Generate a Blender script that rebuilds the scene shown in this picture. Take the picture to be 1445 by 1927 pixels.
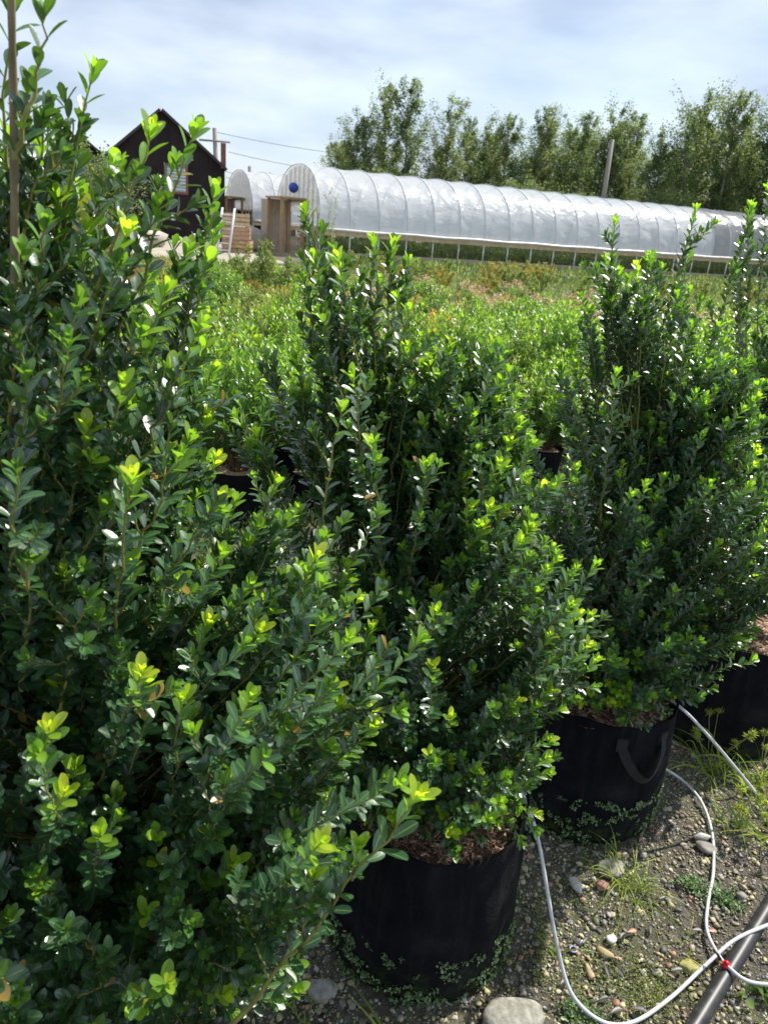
import bpy, math, random
import numpy as np
from math import radians, sin, cos, pi, sqrt
from mathutils import Vector, Matrix, Quaternion

for o in list(bpy.data.objects): bpy.data.objects.remove(o)
S = bpy.context.scene
COL = S.collection
random.seed(7)
RNG = np.random.default_rng(11)

# ------------------------------------------------------------------ camera
TH, ROLL, CH, FPX = radians(21.35), radians(4.6), 1.5, 1400.0
cam = bpy.data.cameras.new('camera'); camo = bpy.data.objects.new('camera', cam); COL.objects.link(camo)
camo.matrix_world = Matrix.Translation((0, 0, CH)) @ Matrix.Rotation(pi/2-TH, 4, 'X') @ Matrix.Rotation(ROLL, 4, 'Z')
cam.sensor_fit = 'HORIZONTAL'; cam.sensor_width = 7.0; cam.lens = 7.0*FPX/1445
cam.clip_start = 0.02; cam.clip_end = 2000
cam.dof.use_dof = True; cam.dof.focus_distance = 1.45; cam.dof.aperture_fstop = 2.5
S.camera = camo

# ------------------------------------------------------------------ light
SUN_EL, SUN_AZ = radians(50), radians(54)      # azimuth measured from +Y (view direction) towards +X
W = bpy.data.worlds.new('World'); S.world = W; W.use_nodes = True
wn, wl = W.node_tree.nodes, W.node_tree.links; wn.clear()
def N(nt, t, **k):
    n = nt.nodes.new(t)
    for a, b in k.items():
        if a == 'i':
            for kk, v in b.items(): n.inputs[kk].default_value = v
        else: setattr(n, a, b)
    return n
wt = W.node_tree
sky = N(wt, 'ShaderNodeTexSky', sky_type='NISHITA', sun_disc=False, sun_elevation=SUN_EL, sun_rotation=SUN_AZ,
        air_density=1.0, dust_density=0.7, ozone_density=1.5)
tc = N(wt, 'ShaderNodeTexCoord')
mp = N(wt, 'ShaderNodeMapping', i={'Scale': (1, 1, 3.2), 'Location': (0.35, 0.1, 0.2)})
wl.new(tc.outputs['Generated'], mp.inputs[0])
nz = N(wt, 'ShaderNodeTexNoise', i={'Scale': 2.3, 'Detail': 5.0, 'Roughness': 0.48, 'Distortion': 0.2})
wl.new(mp.outputs[0], nz.inputs[0])
cr = N(wt, 'ShaderNodeValToRGB'); cr.color_ramp.elements[0].position = 0.22; cr.color_ramp.elements[1].position = 0.58
cr.color_ramp.elements[0].color = (.30, .30, .30, 1); cr.color_ramp.elements[1].color = (.93, .93, .93, 1)
wl.new(nz.outputs[0], cr.inputs[0])
nz2 = N(wt, 'ShaderNodeTexNoise', i={'Scale': 3.7, 'Detail': 4.0, 'Roughness': 0.5})
wl.new(mp.outputs[0], nz2.inputs[0])
cr2 = N(wt, 'ShaderNodeValToRGB')
cr2.color_ramp.elements[0].position = 0.3; cr2.color_ramp.elements[1].position = 0.7
cr2.color_ramp.elements[0].color = (2.9, 3.6, 4.8, 1); cr2.color_ramp.elements[1].color = (6.3, 6.9, 7.7, 1)
wl.new(nz2.outputs[0], cr2.inputs[0])
mx = N(wt, 'ShaderNodeMix', data_type='RGBA'); wl.new(cr.outputs[0], mx.inputs[0]); wl.new(sky.outputs[0], mx.inputs[6]); wl.new(cr2.outputs[0], mx.inputs[7])
bg = N(wt, 'ShaderNodeBackground', i={'Strength': 0.10}); wl.new(mx.outputs[2], bg.inputs[0])
wo = N(wt, 'ShaderNodeOutputWorld'); wl.new(bg.outputs[0], wo.inputs[0])
sl = bpy.data.lights.new('sun', 'SUN'); sl.energy = 4.6; sl.angle = radians(0.55); sl.color = (1, .94, .84)
so = bpy.data.objects.new('sun', sl); COL.objects.link(so)
sd = Vector((sin(SUN_AZ)*cos(SUN_EL), cos(SUN_AZ)*cos(SUN_EL), sin(SUN_EL)))
so.rotation_euler = sd.to_track_quat('Z', 'Y').to_euler(); so.location = (3, 6, 9)
S.view_settings.view_transform = 'Standard'; S.view_settings.look = 'None'
S.view_settings.exposure = 0.72; S.view_settings.gamma = 1
S.cycles.max_bounces = 8; S.cycles.transparent_max_bounces = 12

# ------------------------------------------------------------------ helpers
RC = (Matrix.Rotation(pi/2-TH, 3, 'X') @ Matrix.Rotation(ROLL, 3, 'Z'))
def ray(x, y): return RC @ Vector(((x-722.5)/FPX, -(y-963.5)/FPX, -1))
def atY(x, y, Y):
    r = ray(x, y); t = Y/r.y; return Vector((0, 0, CH))+r*t
def atZ(x, y, z):
    r = ray(x, y); t = (z-CH)/r.z; return Vector((0, 0, CH))+r*t

def tag(o, label=None, cat=None, group=None, kind=None):
    if label: o['label'] = label
    if cat: o['category'] = cat
    if group: o['group'] = group
    if kind: o['kind'] = kind
    return o
def empty(name, loc, rz=0, **k):
    o = bpy.data.objects.new(name, None); COL.objects.link(o); o.location = loc; o.rotation_euler = (0, 0, rz)
    o.empty_display_size = .1
    return tag(o, **k)
def copy_tree(o, parent=None):
    c = o.copy(); COL.objects.link(c); c.parent = parent
    for ch in o.children: copy_tree(ch, c)
    return c
class MB:
    def __init__(s): s.v = []; s.f = []; s.n = 0
    def add(s, v, f):
        s.v.append(np.asarray(v, float).reshape(-1, 3)); s.f += [tuple(i+s.n for i in q) for q in f]; s.n += len(s.v[-1])
    def box(s, a, b, M=None):
        x0, y0, z0 = a; x1, y1, z1 = b
        v = np.array([[x0,y0,z0],[x1,y0,z0],[x1,y1,z0],[x0,y1,z0],[x0,y0,z1],[x1,y0,z1],[x1,y1,z1],[x0,y1,z1]], float)
        if M is not None: v = np.array([M @ Vector(p) for p in v])
        s.add(v, [(0,3,2,1),(4,5,6,7),(0,1,5,4),(1,2,6,5),(2,3,7,6),(3,0,4,7)])
    def tube(s, pts, r, n=8, cap=True):
        pts = np.array([tuple(p) for p in pts], float); m = len(pts)
        r = np.full(m, r, float) if np.isscalar(r) else np.array(r, float)
        t = np.gradient(pts, axis=0); t /= np.linalg.norm(t, axis=1)[:, None]+1e-12
        u = np.cross(t[0], [0, 0, 1.]);
        if np.linalg.norm(u) < .1: u = np.cross(t[0], [0, 1., 0])
        u /= np.linalg.norm(u); U = []
        for i in range(m):
            u = u-t[i]*np.dot(u, t[i]); u /= np.linalg.norm(u)+1e-12; U.append(u)
        U = np.array(U); V = np.cross(t, U); a = np.arange(n)*2*pi/n
        v = pts[:, None]+r[:, None, None]*(np.cos(a)[None, :, None]*U[:, None]+np.sin(a)[None, :, None]*V[:, None])
        f = [(i*n+j, i*n+(j+1) % n, (i+1)*n+(j+1) % n, (i+1)*n+j) for i in range(m-1) for j in range(n)]
        if cap: f += [tuple(range(n))[::-1], tuple((m-1)*n+j for j in range(n))]
        s.add(v.reshape(-1, 3), f)
    def build(s, name, mat, parent=None, smooth=True):
        me = bpy.data.meshes.new(name); me.from_pydata(np.concatenate(s.v).tolist(), [], s.f); me.update()
        if smooth: me.shade_smooth()
        me.materials.append(mat); o = bpy.data.objects.new(name, me); COL.objects.link(o); o.parent = parent
        return o
def catmull(pts, n=10):
    P = [Vector(p) for p in pts]; P = [P[0]*2-P[1]]+P+[P[-1]*2-P[-2]]; out = []
    for i in range(1, len(P)-2):
        for k in range(n):
            t = k/n; a, b, c, d = P[i-1:i+3]
            out.append(.5*((2*b)+(c-a)*t+(2*a-5*b+4*c-d)*t*t+(3*b-a-3*c+d)*t**3))
    out.append(P[-2]); return out
def nrm(a): return a/(np.linalg.norm(a, axis=-1, keepdims=True)+1e-12)

# leaf meshes ---------------------------------------------------------------
T_FULL = (np.array([0, .10, .28, .50, .72, .88, .965, 1.]), np.array([.05, .26, .68, .96, 1., .74, .38, .04]))
T_MID = (np.array([0, .3, .65, 1.]), np.array([.08, .82, .9, .05]))
T_NARROW = (np.array([0, .35, .7, 1.]), np.array([.15, 1., .75, .03]))
def leaf_mesh(name, mat, parent, Pp, D, Nn, L, Wd, age, tpl=T_FULL, cup=.25, curl=.12):
    """Pp base, D along, Nn upper normal, L length, Wd half width, age 0..1 ; one mesh"""
    k = len(Pp); ts, ws = tpl; m = len(ts)
    D = nrm(D); Nn = nrm(Nn-D*(D*Nn).sum(1, keepdims=True)); Sd = np.cross(D, Nn)
    L = L[:, None, None]; Wd = Wd[:, None, None]; rnd = RNG.random(k)
    tt = ts[None, :, None]; ww = ws[None, :, None]
    cl = (curl*(.3+1.4*rnd))[:, None, None]
    cols = []
    for c in (-1, 0, 1):
        v = (Pp[:, None]+D[:, None]*(L*tt)+Sd[:, None]*(Wd*ww*c)
             + Nn[:, None]*(Wd*ww*abs(c)*cup-cl*L*tt**2))
        cols.append(v)
    V = np.stack(cols, 2)                     # k,m,3cols,3
    V = V.reshape(-1, 3)
    q = []
    for i in range(m-1):
        for c in range(2): q.append((i*3+c, i*3+c+1, (i+1)*3+c+1, (i+1)*3+c))
    q = np.array(q); F = (q[None]+(np.arange(k)*m*3)[:, None, None]).reshape(-1, 4)
    me = bpy.data.meshes.new(name); me.vertices.add(len(V)); me.vertices.foreach_set('co', V.astype(np.float32).ravel())
    me.loops.add(F.size); me.loops.foreach_set('vertex_index', F.astype(np.int32).ravel())
    me.polygons.add(len(F)); me.polygons.foreach_set('loop_start', np.arange(0, F.size, 4, dtype=np.int32))
    me.update(calc_edges=True)
    at = me.attributes.new('lf', 'FLOAT_COLOR', 'POINT')
    A = np.zeros((k, m, 3, 4), np.float32); A[..., 0] = age[:, None, None]; A[..., 1] = rnd[:, None, None]
    A[..., 2] = np.array([0, .5, 1])[None, None, :]; A[..., 3] = ts[None, :, None]
    at.data.foreach_set('color', A.ravel())
    me.shade_smooth(); me.materials.append(mat)
    o = bpy.data.objects.new(name, me); COL.objects.link(o); o.parent = parent
    return o

# ------------------------------------------------------------------ materials
def mat(name):
    m = bpy.data.materials.new(name); m.use_nodes = True; nt = m.node_tree; nt.nodes.clear()
    out = N(nt, 'ShaderNodeOutputMaterial'); p = N(nt, 'ShaderNodeBsdfPrincipled'); nt.links.new(p.outputs[0], out.inputs[0])
    return m, nt, p, out
def ramp(nt, src, stops):
    r = N(nt, 'ShaderNodeValToRGB'); e = r.color_ramp.elements
    while len(e) < len(stops): e.new(.5)
    for i, (p, c) in enumerate(stops): e[i].position = p; e[i].color = (*c, 1) if len(c) == 3 else c
    nt.links.new(src, r.inputs[0]); return r.outputs[0]
def noise(nt, scale, detail=4, rough=.5, coord=None, dist=0):
    n = N(nt, 'ShaderNodeTexNoise', i={'Scale': scale, 'Detail': detail, 'Roughness': rough, 'Distortion': dist})
    if coord: nt.links.new(coord, n.inputs[0])
    return n.outputs[0]
def objco(nt): return N(nt, 'ShaderNodeTexCoord').outputs['Object']
def bump(nt, h, p, strength=.4, dist=.01, prev=None):
    b = N(nt, 'ShaderNodeBump', i={'Strength': strength, 'Distance': dist}); nt.links.new(h, b.inputs['Height'])
    if prev: nt.links.new(prev, b.inputs['Normal'])
    if p: nt.links.new(b.outputs[0], p.inputs['Normal'])
    return b.outputs[0]
def mixc(nt, f, a, b, mode='MIX'):
    m = N(nt, 'ShaderNodeMix', data_type='RGBA', blend_type=mode)
    for s, i in ((f, 0), (a, 6), (b, 7)):
        if hasattr(s, 'links'): nt.links.new(s, m.inputs[i])
        else: m.inputs[i].default_value = s if i == 0 else (*s, 1)
    return m.outputs[2]
def maths(nt, op, a, b=None):
    m = N(nt, 'ShaderNodeMath', operation=op)
    for s, i in ((a, 0), (b, 1)):
        if s is None: continue
        if hasattr(s, 'links'): nt.links.new(s, m.inputs[i])
        else: m.inputs[i].default_value = s
    return m.outputs[0]

def leaf_material(name, stops, trans=(.35, .55, .05), tfac=.35, rough=.3, vein=.35, spec=.5, back=1.5, bsc=170, old=.25, dead=.85):
    m, nt, p, out = mat(name)
    a = N(nt, 'ShaderNodeAttribute', attribute_name='lf'); sp = N(nt, 'ShaderNodeSeparateColor'); nt.links.new(a.outputs['Color'], sp.inputs[0])
    age, rnd, u = sp.outputs; t = a.outputs['Alpha']
    oi = N(nt, 'ShaderNodeObjectInfo')
    ag = maths(nt, 'ADD', age, maths(nt, 'MULTIPLY', maths(nt, 'SUBTRACT', rnd, .5), .22))
    c = ramp(nt, ag, stops)
    hv = N(nt, 'ShaderNodeHueSaturation'); nt.links.new(c, hv.inputs['Color'])
    nt.links.new(maths(nt, 'ADD', maths(nt, 'MULTIPLY', rnd, .5), .75), hv.inputs['Value'])
    nt.links.new(maths(nt, 'ADD', maths(nt, 'MULTIPLY', oi.outputs['Random'], .03), .485), hv.inputs['Hue'])
    c = hv.outputs[0]
    du = maths(nt, 'ABSOLUTE', maths(nt, 'SUBTRACT', u, .5))
    vm = maths(nt, 'LESS_THAN', du, .045)
    c = mixc(nt, maths(nt, 'MULTIPLY', vm, vein), c, (.25, .38, .10))
    c = mixc(nt, maths(nt, 'MULTIPLY', maths(nt, 'GREATER_THAN', rnd, .99), dead), c, (.26, .15, .035))
    geo = N(nt, 'ShaderNodeNewGeometry')
    pale = mixc(nt, .45, c, (.10, .20, .06))
    c2 = mixc(nt, geo.outputs['Backfacing'], c, pale)
    nt.links.new(c2, p.inputs['Base Color']); p.inputs['Roughness'].default_value = rough
    p.inputs['Specular IOR Level'].default_value = spec
    # faint side veins and cupping
    bump(nt, noise(nt, bsc, 2, .5, objco(nt)), p, .25, .0012)
    tr = N(nt, 'ShaderNodeBsdfTranslucent')
    tcol = mixc(nt, .55, mixc(nt, 1.0, c, (3.2, 3.4, 1.4), 'MULTIPLY'), trans)
    # old leaves are thick and pass little light
    nt.links.new(tcol, tr.inputs[0])
    ms = N(nt, 'ShaderNodeMixShader')
    f = maths(nt, 'MULTIPLY', maths(nt, 'ADD', maths(nt, 'MULTIPLY', age, 1-old), old), tfac)
    nt.links.new(f, ms.inputs[0]); nt.links.new(p.outputs[0], ms.inputs[1]); nt.links.new(tr.outputs[0], ms.inputs[2])
    nt.links.new(ms.outputs[0], out.inputs[0])
    return m
M = {}
M['holly'] = leaf_material('holly_leaf', [(0, (.017, .054, .033)), (.26, (.034, .105, .033)), (.48, (.10, .25, .028)), (.8, (.23, .39, .035)), (1, (.46, .52, .05))],
                           trans=(.30, .55, .03), tfac=.58, rough=.34, vein=.40, spec=1.0, old=.13)
M['spirea'] = leaf_material('spirea_leaf', [(0, (.018, .060, .012)), (.5, (.060, .155, .02)), (1, (.18, .30, .03))], trans=(.34, .52, .06), tfac=.5, rough=.28, vein=.15)
M['amber'] = leaf_material('amber_leaf', [(0, (.05, .10, .02)), (.5, (.17, .21, .04)), (.8, (.34, .24, .05)), (1, (.40, .14, .05))], trans=(.6, .5, .08), tfac=.5, rough=.5, vein=.1)
M['purple'] = leaf_material('purple_leaf', [(0, (.025, .010, .015)), (.6, (.06, .02, .025)), (1, (.14, .05, .04))], trans=(.25, .05, .05), tfac=.3, rough=.4, vein=.1)
M['treeleaf'] = leaf_material('tree_leaf', [(0, (.045, .072, .030)), (.5, (.080, .115, .042)), (1, (.15, .185, .075))], trans=(.34, .42, .12), tfac=.6, rough=.5, vein=0)
M['weed'] = leaf_material('weed_leaf', [(0, (.05, .10, .025)), (.5, (.11, .18, .035)), (1, (.28, .30, .07))], trans=(.42, .52, .12), tfac=.45, rough=.5, vein=.1)
M['grass'] = leaf_material('grass_blade', [(0, (.06, .13, .02)), (.5, (.18, .28, .03)), (1, (.40, .40, .08))], trans=(.5, .6, .1), tfac=.45, rough=.4, vein=.1)
M['blossom'] = leaf_material('blossom', [(0, (.50, .26, .27)), (.5, (.62, .38, .37)), (1, (.70, .52, .48))], trans=(.8, .45, .4), tfac=.4, rough=.7, vein=0)
M['liver'] = leaf_material('liverwort', [(0, (.05, .10, .04)), (.5, (.12, .20, .08)), (1, (.26, .36, .18))], trans=(.2, .4, .12), tfac=.25, rough=.4, vein=0)
M['moss'] = leaf_material('moss', [(0, (.05, .08, .02)), (.5, (.12, .17, .04)), (1, (.24, .30, .08))], trans=(.3, .4, .1), tfac=.3, rough=.6, vein=0)
M['deadleaf'] = leaf_material('dead_leaf', [(0, (.030, .028, .032)), (.5, (.06, .05, .05)), (1, (.36, .16, .10))], trans=(.2, .1, .06), tfac=.1, rough=.45, vein=.1)

def simple(name, col, rough=.6, scale=20, var=.35, bstr=.3, bdist=.002, metal=0, spec=.5, stops=None, stretch=None, detail=5):
    m, nt, p, out = mat(name); co = objco(nt)
    if stretch:
        mpn = N(nt, 'ShaderNodeMapping', i={'Scale': stretch}); nt.links.new(co, mpn.inputs[0]); co = mpn.outputs[0]
    n = noise(nt, scale, detail, .6, co)
    if stops is None: stops = [(.25, tuple(c*(1-var) for c in col)), (.75, tuple(min(1, c*(1+var)) for c in col))]
    nt.links.new(ramp(nt, n, stops), p.inputs['Base Color'])
    p.inputs['Roughness'].default_value = rough; p.inputs['Metallic'].default_value = metal; p.inputs['Specular IOR Level'].default_value = spec
    if bstr: bump(nt, n, p, bstr, bdist)
    return m
M['bark'] = simple('holly_bark', (.20, .16, .09), .8, 60, .5, .6, .002, stretch=(1, 1, .25))
M['twig'] = simple('green_twig', (.24, .24, .06), .55, 40, .4, .2, .0005)
M['twigbrown'] = simple('field_twig', (.12, .08, .04), .7, 40, .4, 0)
M['tube'] = simple('irrigation_tube_plastic', (.50, .51, .53), .32, 25, .12, .1, .0004, stops=[(.3, (.42, .42, .42)), (.5, (.56, .57, .59)), (.8, (.62, .63, .65))])
M['pipe'] = simple('black_poly_pipe', (.018, .019, .021), .45, 30, .5, .25, .0006, stops=[(.35, (.014, .015, .017)), (.6, (.03, .031, .033)), (.8, (.10, .10, .09))])
M['redplastic'] = simple('red_plastic', (.60, .015, .03), .3, 20, .15, 0)
M['stone'] = simple('river_stone', (.26, .24, .21), .75, 30, .5, .6, .002)
M['paleston'] = simple('pale_stone', (.50, .49, .45), .7, 35, .3, .6, .002)
M['redstone'] = simple('red_stone', (.32, .17, .13), .7, 30, .4, .5, .002)
M['slab'] = simple('concrete_slab', (.30, .29, .25), .85, 55, .45, .8, .003, stops=[(.3, (.13, .14, .10)), (.5, (.27, .26, .22)), (.7, (.40, .39, .35))])
M['whitemetal'] = simple('white_metal', (.75, .76, .78), .4, 10, .1, 0)
M['galv'] = simple('galvanised_steel', (.52, .53, .55), .45, 10, .15, 0, metal=.4)
M['wood'] = simple('weathered_timber', (.42, .27, .14), .75, 14, .4, .3, .004, stretch=(3, 3, .4))
M['greywood'] = simple('grey_timber', (.42, .35, .27), .8, 14, .35, .3, .004, stretch=(3, 3, .3))
M['lumber'] = simple('sawn_lumber', (.55, .40, .24), .7, 6, .3, .1, .004)
M['pole'] = simple('utility_pole_wood', (.30, .27, .24), .85, 8, .3, .3, .01, stretch=(2, 2, .1))
M['wire'] = simple('wire', (.08, .085, .10), .6, 4, .1, 0)
M['brick'] = simple('red_brown_duct', (.20, .075, .06), .7, 5, .3, 0)
M['greyroof'] = simple('grey_sheet', (.35, .35, .37), .7, 3, .15, .1, .01)
M['bluefan'] = simple('blue_plastic', (.015, .06, .33), .35, 6, .3, 0)
M['orange'] = simple('orange_crate', (.46, .27, .16), .6, 6, .3, 0)
M['trunk'] = simple('tree_bark', (.20, .18, .15), .85, 5, .45, .4, .02, stretch=(2, 2, .4))
M['glass'] = simple('window_pane', (.30, .35, .38), .08, 3, .2, 0)

def fabric_mat():
    m, nt, p, out = mat('black_grow_bag_felt'); co = objco(nt)
    n = noise(nt, 9, 5, .6, co); nf = noise(nt, 420, 3, .7, co)
    c = ramp(nt, n, [(.3, (.0035, .004, .006)), (.55, (.0070, .0075, .010)), (.72, (.018, .019, .022))])
    sx = N(nt, 'ShaderNodeSeparateXYZ'); nt.links.new(co, sx.inputs[0])
    st = N(nt, 'ShaderNodeMapping', i={'Scale': (30, 30, 2.5)}); nt.links.new(co, st.inputs[0])
    streak = maths(nt, 'MULTIPLY', ramp(nt, noise(nt, 1, 5, .7, st.outputs[0]), [(.52, (0, 0, 0)), (.75, (1, 1, 1))]), .35)
    c = mixc(nt, streak, c, (.040, .041, .043))
    # algae grows up the damp foot of the bag
    mz = maths(nt, 'SUBTRACT', .21, maths(nt, 'ADD', sx.outputs[2], maths(nt, 'MULTIPLY', noise(nt, 13, 5, .65, co), .22)))
    mk = ramp(nt, maths(nt, 'MULTIPLY', mz, 9), [(.0, (0, 0, 0)), (1, (1, 1, 1))])
    patch = ramp(nt, noise(nt, 45, 5, .7, co), [(.42, (0, 0, 0)), (.6, (1, 1, 1))])
    c = mixc(nt, maths(nt, 'MULTIPLY', maths(nt, 'MULTIPLY', mk, patch), 1.0), c, (.045, .065, .014))
    nt.links.new(c, p.inputs['Base Color']); p.inputs['Roughness'].default_value = .95; p.inputs['Specular IOR Level'].default_value = .15
    b1 = bump(nt, nf, None, .5, .0012); bump(nt, noise(nt, 11, 5, .65, co, .5), p, .6, .018, b1)
    p.inputs['Sheen Weight'].default_value = .0; p.inputs['Sheen Roughness'].default_value = .5
    return m
M['felt'] = fabric_mat()
M['strap'] = simple('webbing_strap', (.013, .0135, .016), .85, 60, .4, .4)
def mulch_mat():
    m, nt, p, out = mat('bark_chip')
    a = N(nt, 'ShaderNodeAttribute', attribute_name='lf'); sp = N(nt, 'ShaderNodeSeparateColor'); nt.links.new(a.outputs['Color'], sp.inputs[0])
    c = ramp(nt, sp.outputs[1], [(0, (.12, .065, .038)), (.5, (.31, .19, .115)), (.85, (.45, .29, .18)), (1, (.58, .44, .31))])
    nt.links.new(c, p.inputs['Base Color']); p.inputs['Roughness'].default_value = .8
    return m
M['mulch'] = mulch_mat()
M['mulchbed'] = simple('potting_mix', (.10, .055, .035), .95, 90, .6, .8, .006)
def ground_mat():
    m, nt, p, out = mat('nursery_ground'); co = objco(nt)
    n1 = noise(nt, 2.6, 6, .6, co); n2 = noise(nt, 38, 6, .7, co)
    c = ramp(nt, n2, [(.3, (.040, .033, .025)), (.5, (.105, .092, .070)), (.7, (.22, .20, .16))])
    moss = ramp(nt, noise(nt, 140, 4, .7, co), [(.3, (.045, .060, .014)), (.7, (.18, .22, .06))])
    mk = ramp(nt, n1, [(.42, (0, 0, 0)), (.58, (1, 1, 1))])
    mk2 = ramp(nt, noise(nt, 17, 6, .7, co), [(.42, (0, 0, 0)), (.6, (1, 1, 1))])
    c = mixc(nt, maths(nt, 'MULTIPLY', maths(nt, 'MULTIPLY', mk, mk2), .8), c, moss)
    nt.links.new(c, p.inputs['Base Color']); p.inputs['Roughness'].default_value = .85
    vo = N(nt, 'ShaderNodeTexVoronoi', i={'Scale': 75.0}); nt.links.new(co, vo.inputs[0])
    b1 = bump(nt, vo.outputs['Distance'], None, .7, .008); bump(nt, noise(nt, 60, 6, .75, co), p, .9, .02, b1)
    return m
M['ground'] = ground_mat()
M['stonechip'] = None
def pebble_mat():
    m, nt, p, out = mat('gravel_stones')
    a = N(nt, 'ShaderNodeAttribute', attribute_name='pc'); nt.links.new(a.outputs['Color'], p.inputs['Base Color'])
    p.inputs['Roughness'].default_value = .6; bump(nt, noise(nt, 160, 4, .7, objco(nt)), p, .4, .002)
    return m
M['pebble'] = pebble_mat()
M['road'] = simple('gravel_road', (.36, .32, .27), .9, 1.2, .3, .4, .02, stops=[(.3, (.24, .23, .22)), (.6, (.38, .33, .25)), (.8, (.48, .40, .29))])
def wall_mat():
    m, nt, p, out = mat('charred_board_wall'); co = objco(nt)
    w = N(nt, 'ShaderNodeTexWave', wave_type='BANDS', bands_direction='X', i={'Scale': 1.6, 'Distortion': .0}); nt.links.new(co, w.inputs[0])
    nt.links.new(ramp(nt, noise(nt, 1.5, 4, .5, co), [(.3, (.018, .013, .014)), (.7, (.034, .026, .027))]), p.inputs['Base Color'])
    p.inputs['Roughness'].default_value = .85; p.inputs['Specular IOR Level'].default_value = .2; bump(nt, w.outputs[1], p, .3, .03)
    return m
M['wall'] = wall_mat()
def plastic_mat(name, col, alpha, rough):
    m, nt, p, out = mat(name); co = objco(nt)
    p.inputs['Base Color'].default_value = (*col, 1); p.inputs['Roughness'].default_value = rough
    mpn = N(nt, 'ShaderNodeMapping', i={'Rotation': (0, .5, 0), 'Scale': (.9, .7, 1.5)}); nt.links.new(co, mpn.inputs[0])
    h = noise(nt, 1.1, 3, .5, mpn.outputs[0], .4); mp2 = N(nt, 'ShaderNodeMapping', i={'Rotation': (0, -.25, 0), 'Scale': (.7, .6, 3.0)}); nt.links.new(co, mp2.inputs[0]); h2 = noise(nt, 2.4, 3, .55, mp2.outputs[0], .5)
    b1 = bump(nt, h, None, .9, .15); b2 = bump(nt, h2, None, .35, .025, b1)
    nt.links.new(b2, p.inputs['Normal']); p.inputs['Specular IOR Level'].default_value = .8
    tr = N(nt, 'ShaderNodeBsdfTranslucent'); tr.inputs[0].default_value = (.82, .85, .88, 1); nt.links.new(b2, tr.inputs['Normal'])
    m1 = N(nt, 'ShaderNodeMixShader', i={0: .45}); nt.links.new(p.outputs[0], m1.inputs[1]); nt.links.new(tr.outputs[0], m1.inputs[2])
    tp = N(nt, 'ShaderNodeBsdfTransparent'); m2 = N(nt, 'ShaderNodeMixShader', i={0: 1-alpha})
    nt.links.new(m1.outputs[0], m2.inputs[1]); nt.links.new(tp.outputs[0], m2.inputs[2]); nt.links.new(m2.outputs[0], out.inputs[0])
    return m
M['film'] = plastic_mat('greenhouse_film', (.74, .77, .81), .74, .2)
M['shadecloth'] = plastic_mat('grey_shade_film', (.11, .12, .14), .88, .30)
M['endfilm'] = plastic_mat('end_wall_film', (.52, .48, .44), .82, .3)

# ------------------------------------------------------------------ ground and far setting
def fbm(x, y, s=1.0):
    return (np.sin(x*3.1*s+1.3*np.sin(y*2.3*s))+np.sin(y*4.7*s+1.1*np.sin(x*3.9*s))*.6+np.sin((x+y)*9.1*s)*.25)/1.85
def gz(X, Y):
    near = np.clip(1.4-np.maximum(abs(X)-2, 0)-np.maximum(abs(Y-2.2)-2, 0), 0, 1)
    return near*(.005*fbm(X, Y, 2.2)+.003*fbm(X+3, Y-1, 9))
def ground():
    xs = np.concatenate([-np.geomspace(900, 2.2, 16), np.linspace(-2, 2.4, 180), np.geomspace(2.7, 900, 16)])
    ys = np.concatenate([[-60, -10, -2, 0], np.linspace(.5, 4.2, 150), np.geomspace(4.5, 1500, 22)])
    X, Y = np.meshgrid(xs, ys)
    near = np.clip(1.4-np.maximum(abs(X)-2, 0)-np.maximum(abs(Y-2.2)-2, 0), 0, 1)
    Z = gz(X, Y)+near*RNG.normal(0, .0016, X.shape)
    v = np.stack([X, Y, Z], -1).reshape(-1, 3); nx, ny = len(xs), len(ys)
    f = [(j*nx+i, j*nx+i+1, (j+1)*nx+i+1, (j+1)*nx+i) for j in range(ny-1) for i in range(nx-1)]
    b = MB(); b.add(v, f); o = b.build('ground', M['ground']); tag(o, kind='structure'); return o
ground()
def road():
    b = MB(); pts = [(-14, 24.5), (-9, 22.6), (-5.0, 22.6), (-3.6, 24.5), (-4.6, 27.0), (-7, 33), (-12, 38), (-20, 38), (-20, 26)]
    b.add([(x, y, .02) for x, y in pts], [tuple(range(len(pts)))]); b.add([(x, y, -.1) for x, y in pts], [tuple(range(len(pts)))[::-1]])
    tag(b.build('gravel_road', M['road'], smooth=False), kind='structure')
road()

# pebbles: nobody could count them
def ico():
    t = (1+5**.5)/2
    v = nrm(np.array([(-1,t,0),(1,t,0),(-1,-t,0),(1,-t,0),(0,-1,t),(0,1,t),(0,-1,-t),(0,1,-t),(t,0,-1),(t,0,1),(-t,0,-1),(-t,0,1)], float))
    f = [(0,11,5),(0,5,1),(0,1,7),(0,7,10),(0,10,11),(1,5,9),(5,11,4),(11,10,2),(10,7,6),(7,1,8),(3,9,4),(3,4,2),(3,2,6),(3,6,8),(3,8,9),(4,9,5),(2,4,11),(6,2,10),(8,6,7),(9,8,1)]
    V = v.tolist(); F = []; mid = {}
    def m(a, b):
        k = (min(a, b), max(a, b))
        if k not in mid:
            p = np.array(V[a])+np.array(V[b]); V.append((p/np.linalg.norm(p)).tolist()); mid[k] = len(V)-1
        return mid[k]
    for a, b, c in f:
        x, y, z = m(a, b), m(b, c), m(c, a); F += [(a, x, z), (b, y, x), (c, z, y), (x, y, z)]
    return np.array(V), F
ICO = ico()
def rot_many(k):
    q = RNG.normal(size=(k, 4)); q /= np.linalg.norm(q, axis=1)[:, None]; w, x, y, z = q.T
    return np.stack([1-2*(y*y+z*z), 2*(x*y-z*w), 2*(x*z+y*w), 2*(x*y+z*w), 1-2*(x*x+z*z), 2*(y*z-x*w), 2*(x*z-y*w), 2*(y*z+x*w), 1-2*(x*x+y*y)], -1).reshape(-1, 3, 3)
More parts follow.
